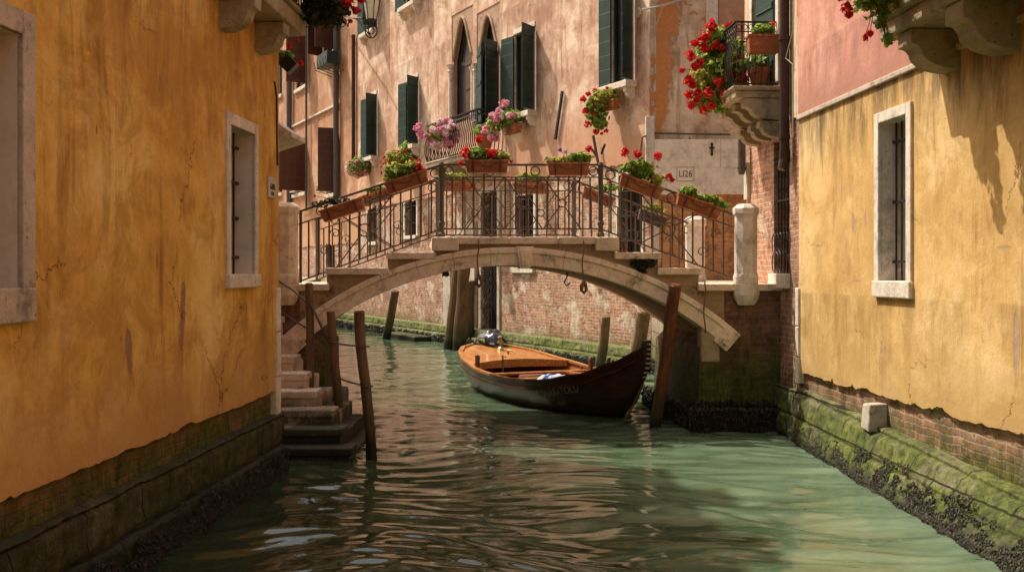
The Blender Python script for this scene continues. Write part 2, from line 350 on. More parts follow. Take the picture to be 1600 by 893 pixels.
# flowers and leaves
M['leaf']=leafm('geranium_leaf',[(.06,.12,.016),(.20,.33,.045),(.48,.58,.13)])
M['leaf_dark']=leafm('dark_leaf',[(.012,.022,.006),(.03,.045,.010),(.10,.085,.02)],.3)
M['leaf_yellow']=leafm('yellow_leaf',[(.14,.19,.025),(.36,.38,.06),(.62,.56,.14)])
M['red']=leafm('red_petal',[(.40,.008,.010),(.72,.018,.020),(.92,.08,.06)],.3)
M['pink']=leafm('pink_petal',[(.70,.17,.34),(.88,.36,.52),(.95,.62,.70)],.3)
M['palepink']=leafm('pale_pink_petal',[(.80,.45,.52),(.9,.68,.72),(.95,.88,.86)],.3)
M['violet']=leafm('violet_petal',[(.28,.14,.32),(.42,.25,.46),(.6,.45,.6)],.3)
M['orange']=leafm('orange_petal',[(.45,.10,.02),(.62,.2,.03),(.75,.36,.06)],.3)
M['stem']=plain('stem',(.10,.13,.035),.7,0,.2)
# ================================================================== walls
def facade(parent,name,mat,u0,u1,z0,z1,holes=(),y=0.0,reveal=.25,ragged=None,thick=.03,seed=0,amp=.07,revmat=None,bottom=True):
    b=MB(); us=sorted({u0,u1,*[h[0] for h in holes],*[h[1] for h in holes]}); us=[u for u in us if u0<=u<=u1]
    zb=z0+(.35 if ragged else 0)
    zs=sorted({zb,z1,*[h[2] for h in holes],*[h[3] for h in holes]}); zs=[z for z in zs if zb<=z<=z1]
    for i in range(len(us)-1):
        for j in range(len(zs)-1):
            cu=(us[i]+us[i+1])/2; cz=(zs[j]+zs[j+1])/2
            if any(h[0]<cu<h[1] and h[2]<cz<h[3] for h in holes): continue
            b.quad((us[i],y,zs[j]),(us[i+1],y,zs[j]),(us[i+1],y,zs[j+1]),(us[i],y,zs[j+1]))
    if ragged:
        n=max(2,int((u1-u0)/.05)); pr=None
        for i in range(n+1):
            u=u0+(u1-u0)*i/n
            zz=z0+amp*(.45*mnoise.noise(Vector((u*1.1,seed,0)))+.35*mnoise.noise(Vector((u*5,seed,3)))+.3*mnoise.noise(Vector((u*17,seed,5)))+3.2*max(0,mnoise.noise(Vector((u*1.7,seed,9)))-.22)+2.2*max(0,mnoise.noise(Vector((u*6.5,seed,12)))-.3))
            if pr:
                b.quad((pr[0],y,pr[1]),(u,y,zz),(u,y,zb),(pr[0],y,zb))
                b.quad((pr[0],y+thick,pr[1]),(u,y+thick,zz),(u,y,zz),(pr[0],y,pr[1]))
            pr=(u,zz)
    elif bottom: b.quad((u0,y+thick,z0),(u1,y+thick,z0),(u1,y,z0),(u0,y,z0))
    b.quad((u0,y,zb),(u0,y,z1),(u0,y+thick,z1),(u0,y+thick,zb)); b.quad((u1,y,zb),(u1,y+thick,zb),(u1,y+thick,z1),(u1,y,z1))
    if reveal:
        b.m=1 if revmat else 0
        for (a,c,d,e) in [h[:4] for h in holes]:
            b.quad((a,y,d),(a,y,e),(a,y+reveal,e),(a,y+reveal,d)); b.quad((c,y,d),(c,y+reveal,d),(c,y+reveal,e),(c,y,e))
            b.quad((a,y,e),(c,y,e),(c,y+reveal,e),(a,y+reveal,e)); b.quad((a,y,d),(a,y+reveal,d),(c,y+reveal,d),(c,y,d))
    return b.build(name,[mat,revmat] if revmat else mat,parent,fixn=False)

def corbel_profile(d,zt,h):
    pts=[(0.02,zt),(-d,zt),(-d,zt-h*.38)]
    for i in range(1,5): a=i/5*math.pi/2; pts.append((-d+.16*d*math.sin(a)+.02*d, zt-h*.38-h*.12*(1-math.cos(a))))
    for i in range(0,9): a=i/8*math.pi/2; pts.append((-d*.74*math.cos(a)-.02, zt-h*.52-h*.46*math.sin(a)))
    pts.append((0.02,zt-h)); return pts
def corbel(parent,mat,u0,u1,d,zt,h,y=0,bevel=.01):
    b=MB(); b.prism([(p+y,z) for p,z in corbel_profile(d,zt,h)],'x',u0,u1); return b.build('corbel',mat,parent,bevel=bevel)

def leaf_panel(parent,mat,hinge,ang,w,z0,z1,side,name='shutter'):
    # side=+1 hinge on the left jamb, -1 hinge on the right jamb
    b=MB(); th=.035; Mx=Matrix.Translation((hinge[0],hinge[1],0))@Matrix.Rotation(-side*ang,4,'Z')
    x0,x1=(0.004,w) if side>0 else (-w,-.004)
    b.box(x0,x1,-th/2,th/2,z0,z1,Mx)
    for k in (.12,.5,.88):
        z=z0+(z1-z0)*k; b.box(x0+.02,x1-.02,-th/2-.018,-th/2+.002,z-.045,z+.045,Mx)
    return b.build(name,mat,parent,bevel=.004,seg=1)

def window(parent,u0,u1,z0,z1,y=0,rv=.22,frame=None,proud=.03,fw=.12,sill=None,sillh=.12,silld=.1,silldx=.12,sillcorb=False,shut=None,smat='shutter',bars=None,frmat='shutter',name='window',lintel=True,sillmat=None,shutz=None,panemat='dark',barmat='iron'):
    """one window: surround (or casement), with pane, sill, shutter, grille as its sub-parts"""
    b=MB()
    if frame:
        b.box(u0-fw,u0,y-proud,y+.02,z0,z1+(fw if lintel else 0)); b.box(u1,u1+fw,y-proud,y+.02,z0,z1+(fw if lintel else 0))
        if lintel: b.box(u0+.001,u1-.001,y-proud+.002,y+.02,z1,z1+fw)
        w=b.build(name,M[frame],parent,bevel=.008)
    else:
        c=.05
        b.box(u0,u0+c,y+rv-.07,y+rv-.02,z0,z1); b.box(u1-c,u1,y+rv-.07,y+rv-.02,z0,z1); b.box(u0+c,u1-c,y+rv-.068,y+rv-.022,z1-c,z1); b.box(u0+c,u1-c,y+rv-.068,y+rv-.022,z0,z0+c)
        b.box((u0+u1)/2-.02,(u0+u1)/2+.02,y+rv-.066,y+rv-.024,z0+c,z1-c)
        w=b.build(name,M[frmat],parent)
    p=MB(); p.box(u0,u1,y+rv-.015,y+rv+.02,z0,z1); p.build('pane',M[panemat],w)
    if sill:
        s=MB(); s.box(u0-silldx,u1+silldx,y-silld,y+rv-.02,z0-sillh,z0+.002); s.build('sill',M[sill],w,bevel=.012)
        if sillcorb:
            for uu in (u0-silldx+.06,u1+silldx-.18): corbel(w,M[sill],uu,uu+.12,silld*.85,z0-sillh,.26,y)
    if shut:
        la,ra=shut; hw=(u1-u0)/2-.005; a,c=shutz or (z0+.02,z1-.02)
        if la is not None: leaf_panel(w,M[smat],(u0+.01,y-.03),R(la),hw,a,c,1)
        if ra is not None: leaf_panel(w,M[smat],(u1-.01,y-.035),R(ra),hw,a,c,-1)
    if bars:
        n,yb,rows=bars; g=MB()
        for i in range(n):
            u=u0+(u1-u0)*(i+.5)/n; g.tube([(u,yb,z0),(u,yb,z1)],.011,6)
        for k in rows:
            zz=z0+(z1-z0)*k; g.box(u0,u1,yb-.016,yb+.016,zz-.014,zz+.014)
        g.build('grille',M[barmat],w)
    return w

def solid(parent,mat,u0,u1,y0,y1,z0,z1,name='masonry'):
    b=MB(); b.box(u0,u1,y0,y1,z0,z1); return b.build(name,mat,parent)
def roof(parent,u0,u1,y0,y1,z,over=.35,name='roof'):
    b=MB(); ym=(y0+y1)/2; b.prism([(y0-over,z),(ym,z+1.2),(y1+over,z),(y1+over,z-.12),(y0-over,z-.12)],'x',u0-.05,u1+.05); return b.build(name,M['terra'],parent)

def rough_wall(parent,name,mat,u0,u1,yb,yt,zt,zb=-.45,back=.1,du=.04,dz=.025,amp=.03,seed=0,ledges=(),ztf=None):
    """foundation face from (yb at z=zb) up to (yt at z=zt), then its top back to y=back"""
    nu=int((u1-u0)/du); nz=int((zt-zb)/dz); vs=[]; fs=[]
    f=lambda v,u: v(u) if callable(v) else v
    cols=nz+3
    for i in range(nu+1):
        u=u0+(u1-u0)*i/nu; a=f(yb,u); c=f(yt,u)
        for j in range(nz+1):
            z=zb+(zt-zb)*j/nz; k=max(0,(z)/(zt)) if zt>0 else 0
            y=a+(c-a)*min(1,max(0,k))
            for lz,ld in ledges:
                if z<lz: y-=ld
            q=Vector((u,z,seed*7.7)); d=amp*(mnoise.noise(q*1.6)*.8+mnoise.noise(q*5)*.7+mnoise.noise(q*13)*.5)
            # joints between big blocks
            row=math.floor(z/.3); jz=abs((z/.3)-round(z/.3))*.3; ju=((u+(row%2)*.45)/.9); jd=abs(ju-round(ju))*.9
            if jz<.016 or jd<.02: d+=.022
            d+=.010*mnoise.noise(q*31)+.006*mnoise.noise(Vector((u*60,z*9,seed)))
            low=max(0,.28-z); d-=abs(mnoise.noise(q*9))*low*.16
            vs.append((u,y+d,z+.3*amp*mnoise.noise(q*7+Vector((3,3,3))) if 0<j else z))
        y=vs[-1][1]; q=Vector((u,0,seed))
        vs.append((u,y+.03,zt+.012*mnoise.noise(q*4)+.004)); vs.append((u,back,zt+.02*mnoise.noise(q*3)+.012))
    for i in range(nu):
        for j in range(cols-1):
            a=i*cols+j; fs.append((a,a+cols,a+cols+1,a+1))
    if ztf: vs=[(u,y,z*ztf(u)/zt if z>0 else z) for u,y,z in vs]
    b=MB(); b.add(vs,fs)
    b.add([(u0,back,zb),(u0,f(yb,u0),zb),(u0,f(yt,u0),zt),(u0,back,zt)],[(0,1,2,3)]); b.add([(u1,back,zb),(u1,f(yb,u1),zb),(u1,f(yt,u1),zt),(u1,back,zt)],[(3,2,1,0)])
    o=b.build(name,mat,parent,fixn=False,smooth=True); return o

def barnacles(name,label,pts,mat):
    """pts: list of (Vector, normal Vector, size)"""
    b=MB()
    for p,nrm,s in pts:
        t=nrm.cross(Vector((0,0,1))).normalized(); u=t.cross(nrm)
        a0=random.random()*6; ring=[p+(t*math.cos(a0+k*1.257)*.62+u*math.sin(a0+k*1.257)*1.5)*s*random.uniform(.7,1.2) for k in range(5)]
        top=p+nrm*s*random.uniform(.6,1.5)+u*s*random.uniform(-.5,.3)
        b.add(ring+[top],[(k,(k+1)%5,5) for k in range(5)])
    return tag(b.build(name,mat,fixn=False),label,'barnacles',kind='stuff')

# ------------------------------------------------------------------ wall materials
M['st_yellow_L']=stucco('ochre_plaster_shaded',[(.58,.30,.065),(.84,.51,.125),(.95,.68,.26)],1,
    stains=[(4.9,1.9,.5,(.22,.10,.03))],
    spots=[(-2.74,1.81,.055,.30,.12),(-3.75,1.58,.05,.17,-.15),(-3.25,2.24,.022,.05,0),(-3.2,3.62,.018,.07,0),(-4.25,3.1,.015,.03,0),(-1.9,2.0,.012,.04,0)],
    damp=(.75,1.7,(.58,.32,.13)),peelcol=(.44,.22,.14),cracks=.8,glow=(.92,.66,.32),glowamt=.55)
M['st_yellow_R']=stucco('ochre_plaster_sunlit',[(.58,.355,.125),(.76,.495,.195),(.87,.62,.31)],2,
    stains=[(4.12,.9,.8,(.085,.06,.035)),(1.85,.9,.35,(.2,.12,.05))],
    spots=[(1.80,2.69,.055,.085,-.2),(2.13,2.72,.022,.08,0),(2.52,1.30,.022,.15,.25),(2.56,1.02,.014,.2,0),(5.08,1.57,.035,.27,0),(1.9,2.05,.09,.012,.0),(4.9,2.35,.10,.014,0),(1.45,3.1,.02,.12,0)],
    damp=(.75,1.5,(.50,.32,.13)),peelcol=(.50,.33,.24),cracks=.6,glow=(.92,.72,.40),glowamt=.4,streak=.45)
M['st_pink_R']=stucco('rose_plaster',[(.52,.235,.18),(.66,.33,.25),(.74,.44,.34)],3,stains=[(4.9,.8,.35,(.15,.07,.05))],damp=(4.1,4.6,(.40,.20,.14)),cracks=.2,glow=(.78,.45,.34),glowamt=.3,streak=.4)
M['st_pink_B']=stucco('salmon_plaster',[(.48,.27,.185),(.71,.48,.355),(.93,.76,.60)],4,peel=.0,stains=[(9.3,1.2,.5,(.24,.14,.09))],damp=(4.6,6.3,(.62,.33,.20)),cracks=.5,glow=(.74,.56,.42),glowamt=.5,streak=.6,peelcol=(.55,.42,.32),drips=.3)
M['st_orange_B']=stucco('orange_plaster',[(.44,.22,.12),(.58,.32,.20),(.68,.45,.31)],5,damp=(3.4,5.5,(.60,.34,.20)),cracks=.3,glow=(.72,.50,.36),glowamt=.45,streak=.5)
M['st_peel']=stucco('peeling_plaster',[(.60,.43,.29),(.82,.63,.46),(.94,.80,.63)],6,peel=.035,spots=[(.22,6.3,.24,1.25,.05),(.35,7.6,.3,.5,0),(.1,5.0,.12,.3,0)],peelcol=(.66,.28,.10),cracks=.6,glow=(.74,.55,.36),glowamt=.6,streak=.7)
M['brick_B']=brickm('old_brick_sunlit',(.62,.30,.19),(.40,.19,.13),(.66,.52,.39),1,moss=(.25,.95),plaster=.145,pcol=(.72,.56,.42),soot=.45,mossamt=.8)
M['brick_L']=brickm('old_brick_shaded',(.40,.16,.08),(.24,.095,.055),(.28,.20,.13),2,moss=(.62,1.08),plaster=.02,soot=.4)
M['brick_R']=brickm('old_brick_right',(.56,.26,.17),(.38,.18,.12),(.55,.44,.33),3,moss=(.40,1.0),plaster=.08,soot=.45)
M['brick_abut']=brickm('abutment_brick',(.28,.12,.07),(.17,.075,.048),(.24,.18,.12),4,moss=(.62,1.4),plaster=.04,soot=.7,wet=.25)
M['brick_orange']=brickm('orange_brick',(.86,.38,.14),(.72,.30,.11),(.62,.38,.21),5,plaster=.0,soot=.25,scale=1.25)
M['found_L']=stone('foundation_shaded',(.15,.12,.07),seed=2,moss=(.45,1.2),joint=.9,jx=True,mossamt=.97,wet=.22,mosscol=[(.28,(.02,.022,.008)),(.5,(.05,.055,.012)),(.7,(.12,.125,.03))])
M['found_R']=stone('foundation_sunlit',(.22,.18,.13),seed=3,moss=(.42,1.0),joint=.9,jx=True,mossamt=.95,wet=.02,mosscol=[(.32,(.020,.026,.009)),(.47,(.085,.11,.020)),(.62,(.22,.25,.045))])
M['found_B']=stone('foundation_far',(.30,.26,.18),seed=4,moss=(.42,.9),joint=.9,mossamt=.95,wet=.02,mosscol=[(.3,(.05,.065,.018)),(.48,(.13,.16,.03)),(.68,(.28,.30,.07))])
M['stone_l']=stone('window_stone_pale',(.78,.69,.58),seed=5,amt=.35)
M['stone_d']=stone('window_stone_weathered',(.60,.50,.40),seed=6,amt=.65)
M['reveal_l']=plain('limewashed_reveal',(.93,.80,.66),.9,0,.1,.3,6,.5)
M['stone_goth']=stone('gothic_stone',(.46,.31,.21),seed=17,amt=.7,dirt=(.12,.08,.05))
M['stone_w']=stone('istrian_stone_white',(.78,.69,.58),seed=7,amt=.45,dirt=(.18,.14,.10))
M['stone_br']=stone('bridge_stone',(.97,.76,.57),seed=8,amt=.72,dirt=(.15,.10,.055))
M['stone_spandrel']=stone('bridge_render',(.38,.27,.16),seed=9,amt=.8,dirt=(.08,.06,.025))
M['stone_step']=stone('step_stone',(.84,.66,.49),seed=10,amt=.55,dirt=(.14,.10,.05))
M['stone_balc']=stone('balcony_stone',(.42,.34,.22),seed=11,amt=.6,dirt=(.09,.08,.03))
M['stone_stair']=stone('water_stair_stone',(.74,.58,.46),seed=12,amt=.65,moss=(.34,.75),mossamt=.95,wet=.14,mosscol=[(.3,(.018,.022,.010)),(.5,(.04,.048,.016)),(.7,(.09,.10,.03))])
M['stone_quay']=stone('quay_stone',(.34,.28,.19),seed=13,amt=.5,moss=(.4,1.1),joint=.7,wet=.1,mosscol=[(.3,(.04,.05,.015)),(.48,(.11,.135,.03)),(.68,(.22,.25,.06))])
def barnm(name,cols):
    t=NT(name); i=t.n('ShaderNodeNewGeometry').outputs['Random Per Island']; c=t.ramp(i,[(0,cols[0]),(.35,cols[1]),(.6,cols[2]),(.8,cols[3]),(1,cols[4])])
    n=t.noise(t.obj(),60,3,.7); c=t.dark(c,t.ss(n,.45,.6),(.35,.33,.3)); return t.pbr(c,.6,t.bump(n,.6,.01),spec=.4)
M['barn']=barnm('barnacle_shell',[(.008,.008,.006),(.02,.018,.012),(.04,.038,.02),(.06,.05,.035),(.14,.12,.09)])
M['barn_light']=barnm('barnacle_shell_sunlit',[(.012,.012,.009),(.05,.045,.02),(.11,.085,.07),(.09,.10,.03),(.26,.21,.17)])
M['stone_jut']=stone('jutting_stone_grey',(.50,.44,.36),seed=21,amt=.75)
M['panel']=stone('painted_stone_panel',(.97,.83,.68),seed=16,amt=.04,dirt=(.35,.24,.15))

# ================================================================== left ochre house  (local x runs away from the camera, y into the wall)
aL=math.atan2(.998,.0592)
def LB_u(p):  # picture column -> (distance Y, local u)
    Y=-3.188/((p-800)/1600-.0593); return Y
LB=thing('ochre_house','tall ochre plastered house in shade with two deep windows, left side','house',(-3.188+.0593*11.1,11.1,0),aL)
uL=lambda Y:(Y-11.1)/.99825
wA=(uL(4.95),uL(5.9),2.06,3.52); wB=(uL(9.50),uL(10.22),2.13,3.52)
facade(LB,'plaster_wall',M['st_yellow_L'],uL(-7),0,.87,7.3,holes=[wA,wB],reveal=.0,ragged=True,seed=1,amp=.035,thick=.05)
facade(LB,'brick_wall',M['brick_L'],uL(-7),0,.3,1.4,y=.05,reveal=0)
solid(LB,M['st_yellow_L'],uL(-7)+.01,-.002,.34,7,.1,7.29)
# far end wall (faces the bridge)
b=MB(); b.box(-.05,.03,.012,6.9,1.0,7.28); b.build('end_wall',M['st_yellow_L'],LB)
roof(LB,uL(-7),0,0,7,7.3,over=.2)
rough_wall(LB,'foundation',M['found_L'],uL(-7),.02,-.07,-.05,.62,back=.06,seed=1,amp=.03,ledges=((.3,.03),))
for (w,rv,mt) in ((wA,.36,'stone_d'),(wB,.27,'stone_l')):
    b=MB(); a,c,d,e=w
    for (x0,x1,z0,z1) in ((a-.001,a+.0,d,e),):
        pass
    # deep reveal lining
    b.box(a-.02,a,.002,rv+.03,d,e); b.box(c,c+.02,.002,rv+.03,d,e); b.box(a,c,.002,rv+.03,e,e+.02); b.box(a,c,.002,rv+.03,d-.02,d)
    lin=b.build('reveal',M['reveal_l'],LB)
    window(LB,a,c,d,e,y=0,rv=rv+.02,frame=mt,fw=.11 if rv<.3 else .14,proud=.025,bars=(3 if rv<.3 else 6,.16 if rv<.3 else .2,(.12,.4,.65,.9)),sill=mt,sillh=.13 if rv<.3 else .2,silld=.05,silldx=.11)
# balcony over the canal
bal=MB(); y0,y1=9.0,10.95
bal.box(uL(y0),uL(y1),-.34,.02,4.66,4.83); bal.box(uL(y0)-.03,uL(y1)+.03,-.38,.02,4.832,4.88)
BL=bal.build('balcony',M['stone_balc'],LB,bevel=.02)
corbel(BL,M['stone_balc'],uL(9.22),uL(9.42),.33,4.655,.32); corbel(BL,M['stone_balc'],uL(10.25),uL(10.47),.30,4.655,.30)
def iron_rail(parent,name,path,z0,z1,step=.12,belly=0.0,r=.009,scrolls=True,mat='iron',rail_r=.014):
    """path: points (u,y); bars stand along it; belly: how far they bulge outwards"""
    b=MB(); cx=sum(p[0] for p in path)/len(path)
    for k in range(len(path)-1):
        a=Vector((*path[k],0)); c=Vector((*path[k+1],0)); L=(c-a).length; n=max(1,round(L/step)); d=(c-a)/n
        nr=Vector((-(c-a).y,(c-a).x,0)).normalized()
        if nr.y>0 and abs(nr.y)>.5: nr=-nr
        if abs(nr.y)<=.5 and (nr.x>0)!=((a.x+c.x)/2>cx): nr=-nr
        for i in range(n+1):
            p=a+d*i
            if belly:
                pts=[p+Vector((0,0,z0+(z1-z0)*t))+nr*belly*math.sin(min(1,t*1.25)*math.pi)**1.0*(1.3-t) for t in (0,.1,.2,.3,.45,.6,.75,.9,1)]
                b.tube(pts,r,5)
            else: b.tube([p+Vector((0,0,z0)),p+Vector((0,0,z1))],r,5)
            if scrolls and i<n:
                b.ring(p+d*.5+Vector((0,0,z1-.07)),min(.05,step*.4),r*.7,'y' if abs(d.x)>abs(d.y) else 'x',10,4)
        b.bar(a+Vector((0,0,z1)),c+Vector((0,0,z1)),rail_r*2.6,rail_r*1.4); b.bar(a+Vector((0,0,z0+.03)),c+Vector((0,0,z0+.03)),rail_r*1.6,rail_r*1.2)
        b.bar(a+Vector((0,0,z1-.13)),c+Vector((0,0,z1-.13)),rail_r*1.4,rail_r)
    return b.build(name,M[mat],parent,fixn=False)
iron_rail(BL,'railing',[(uL(y0)+.03,0),(uL(y0)+.03,-.32),(uL(y1)-.03,-.32),(uL(y1)-.03,0)],4.88,5.75,.09)
# corner quoin, plate
q=MB()
for z0,z1,w in ((.62,1.02,.13),(1.03,1.5,.11),(1.51,1.98,.13)): q.box(-w,.035,-.02,.2,z0,z1)
q.build('corner_quoin',M['stone_l'],LB,bevel=.012)
def text_mesh(name,body,size,parent,loc,rot,mat,extrude=.002,align='CENTER',xs=1.0):
    cu=bpy.data.curves.new(name,'FONT'); cu.body=body; cu.size=size; cu.extrude=extrude; cu.align_x=align; cu.align_y='CENTER'
    tmp=bpy.data.objects.new(name+'_curve',cu); COL.objects.link(tmp); bpy.context.view_layer.update()
    me=bpy.data.meshes.new_from_object(tmp); bpy.data.objects.remove(tmp); me.name=name; me.materials.clear(); me.materials.append(mat)
    o=bpy.data.objects.new(name,me); COL.objects.link(o); o.parent=parent; o.location=loc; o.rotation_euler=rot; o.scale=(xs,1,1); return o
uP=uL(10.80); pl=MB(); pl.box(uP-.13,uP+.13,-.022,.0,2.93,3.15)
PL=tag(pl.build('number_plate',M['white'],None,bevel=.004),'small pale number plate near the far corner of the ochre house','sign')
PL.location=LB.location; PL.rotation_euler=LB.rotation_euler
M['ink']=plain('dark_lettering',(.05,.04,.035),.8,0,.1)
text_mesh('lettering','6303',.085,PL,(uP,-.0245,3.045),(R(90),0,0),M['ink']); text_mesh('lettering','N.A',.055,PL,(uP,-.0245,2.975),(R(90),0,0),M['ink'])
# stone hood fixed on the far end of the ochre house
b=MB(); b.prism([(-.13,3.62),(-.13,3.67),(.25,3.93),(.25,3.50),(.06,3.56)],'x',.04,.62)
b.build('stone_hood',M['stone_l'],LB,bevel=.01)
cr=MB()
cr.tube([(uL(10.92),-.01,4.18),(uL(10.99),-.012,4.02),(uL(11.0),-.012,3.6),(uL(11.02),-.012,3.3)],.009,5); cr.build('cable',M['iron'],LB)

# ================================================================== right house (local x runs towards the camera)
aR=math.atan2(-.998,.0599)
RBo=(4.49-.06*13.2,13.2,0)
RB=thing('yellow_and_rose_house','sunlit house on the right, yellow plaster below and rose plaster above, one barred window','house',RBo,aR)
def RY(p): return 4.49/((p-800)/1600+.06)
uR=lambda Y:(13.2-Y)*1.0018
wR=(uR(RY(1376)),uR(RY(1419)),2.06,3.70)
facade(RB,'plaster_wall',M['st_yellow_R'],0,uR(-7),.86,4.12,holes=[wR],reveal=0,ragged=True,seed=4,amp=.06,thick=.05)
facade(RB,'upper_plaster_wall',M['st_pink_R'],0,uR(-7),4.16,10,reveal=0,y=-.01)
b=MB(); b.box(0,uR(-7),-.035,.06,4.105,4.165); b.build('trim_band',M['stone_d'],RB,bevel=.01)
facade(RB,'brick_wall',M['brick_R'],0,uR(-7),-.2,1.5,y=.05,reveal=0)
solid(RB,M['st_yellow_R'],.01,uR(-7)-.01,.4,7,.1,9.99); b=MB(); b.box(-.001,.05,-.005,6.9,4.2,9.98); b.build('end_wall',M['st_pink_R'],RB)
roof(RB,0,uR(-7),0,7,10)
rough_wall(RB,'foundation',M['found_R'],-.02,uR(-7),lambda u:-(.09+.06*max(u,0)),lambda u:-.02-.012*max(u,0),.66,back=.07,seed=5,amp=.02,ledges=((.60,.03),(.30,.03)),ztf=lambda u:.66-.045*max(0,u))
b=MB(); a,c,d,e=wR
b.box(a-.02,a,.002,.33,d,e); b.box(c,c+.02,.002,.33,d,e); b.box(a,c,.002,.33,e,e+.02); b.box(a,c,.002,.33,d-.02,d); b.build('reveal',M['stone_w'],RB)
window(RB,a,c,d,e,y=0,rv=.40,frame='stone_w',fw=.11,proud=.03,bars=(5,.14,(.12,.5,.88)),sill='stone_w',sillh=.17,silld=.05,silldx=.12)
q=MB()
for z0,z1 in ((.72,1.05),(1.06,1.45),(1.46,1.95)): q.box(-.07,.05,-.03,.15,z0,z1)
q.build('corner_quoin',M['stone_w'],RB,bevel=.012)
us=uR(RY(1371)); b=MB(); b.add([(us-.13,-.13,.50),(us+.14,-.16,.49),(us+.15,.05,.49),(us-.13,.05,.50),(us-.11,-.12,.76),(us+.13,-.14,.78),(us+.15,.05,.79),(us-.12,.05,.77)],[(0,3,2,1),(4,5,6,7),(0,1,5,4),(1,2,6,5),(2,3,7,6),(3,0,4,7)]); b.build('jutting_stone',M['stone_jut'],RB,bevel=.02,seg=3)
BR=MB(); ya,yb_=9.55,6.6
BR.box(uR(ya),uR(yb_),-.50,.02,4.30,4.44); BR.prism([(-.50,4.44),(-.56,4.47),(-.56,4.54),(.02,4.54),(.02,4.44)],'x',uR(ya)-.05,uR(yb_))
BRo=BR.build('balcony',M['stone_balc'],RB,bevel=.015)
corbel(BRo,M['stone_balc'],uR(9.30),uR(9.03),.44,4.295,.36); corbel(BRo,M['stone_balc'],uR(8.36),uR(8.06),.47,4.295,.40); corbel(BRo,M['stone_balc'],uR(7.1),uR(6.8),.47,4.295,.40)
iron_rail(BRo,'railing',[(uR(ya)+.02,0),(uR(ya)+.02,-.5),(uR(yb_),-.5)],4.54,5.5,.085,r=.011)

# ---- brick house beyond it, carrying the flower balcony
BK=thing('brick_house','narrow brick house between the yellow wall and the bridge, with a tall barred window','house',RBo,aR)
wK=(uR(14.28),uR(13.62),2.13,3.95); wD=(uR(15.15),uR(14.05),4.75,6.9)
facade(BK,'brick_wall',M['brick_R'],uR(15.6),-.002,-.6,4.3,holes=[wK],reveal=.3,y=.02)
facade(BK,'plaster_wall',M['st_peel'],uR(15.6),-.002,4.15,10,holes=[wD],reveal=.25,y=-.01,ragged=True,seed=8)
solid(BK,M['brick_R'],uR(15.59),-.004,.42,6,-.5,9.98)
b=MB(); b.box(uR(15.6)-.02,uR(15.6)+.03,.022,5.9,-.5,9.97); b.build('end_wall',M['brick_R'],BK)
roof(BK,uR(15.6),0,0,6,10)
a,c,d,e=wK
window(BK,a,c,d,e,y=.02,rv=.3,frame=None,frmat='iron',bars=(5,.06,(.25,.55,.85)),sill='stone_w',sillh=.20,silld=.08,silldx=.02)
g=MB()
for i in range(5):
    u=a+(c-a)*(i+.5)/5
    for z in (2.15,2.42): g.ring((u,-.0,z+.13),.085,.008,'y',12,4,1.6)
g.build('scroll_grille',M['iron'],BK)
window(BK,*wD,y=-.01,rv=.25,frame='stone_l',fw=.12,shut=(None,8),name='balcony_door')
rough_wall(BK,'foundation',M['found_R'],uR(15.6),0,-.09,-.05,.62,back=.06,seed=6,amp=.03)
b=MB(); b.box(uR(15.25),uR(13.95),-.62,.0,4.52,4.62); b.prism([(-.62,4.62),(-.66,4.65),(-.66,4.68),(.0,4.68),(0,4.62)],'x',uR(15.28),uR(13.92))
BKb=b.build('balcony',M['stone_balc'],BK,bevel=.015)
for Y in (15.05,14.55,14.12): 
    corbel(BKb,M['stone_balc'],uR(Y)-.02,uR(Y)+.16,.5,4.515,.30); corbel(BKb,M['stone_balc'],uR(Y)-.015,uR(Y)+.155,.28,4.21,.22)
iron_rail(BKb,'railing',[(uR(15.2),0),(uR(15.2),-.60),(uR(14.0),-.60),(uR(14.0),0)],4.69,5.56,.085,belly=.07,r=.008)
p=MB(); p.tube([(uR(13.50),-.09,3.75),(uR(13.50),-.09,10)],.065,12); p.tube([(uR(13.50),-.09,3.76),(uR(13.50),-.09,3.62),(uR(13.48),-.14,3.50)],[.075,.075,.05],12)
for z in (3.9,5.2,6.6,8): p.tube([(uR(13.50),-.09,z),(uR(13.50),-.09,z+.05)],.078,12)
p.build('drainpipe',M['pipe'],BK,smooth=False)
p=MB(); p.tube([(uR(15.45),-.10,3.72),(uR(15.45),-.10,4.15)],.06,12); p.tube([(uR(15.45),-.10,3.73),(uR(15.45),-.10,3.62)],[.07,.045],12); p.build('pipe_stub',M['pipe_grey'],BK)
b=MB(); b.box(uR(15.58),uR(15.40),-.03,.018,3.25,3.8); b.build('white_board',M['white'],BK)
c_=MB(); c_.tube([(uR(13.25),-.06,7),(uR(13.27),-.05,5.3),(uR(13.42),-.10,4.95),(uR(13.3),-.05,4.85),(uR(13.28),-.05,3.9)],.006,5); c_.build('cable',M['white'],BK)

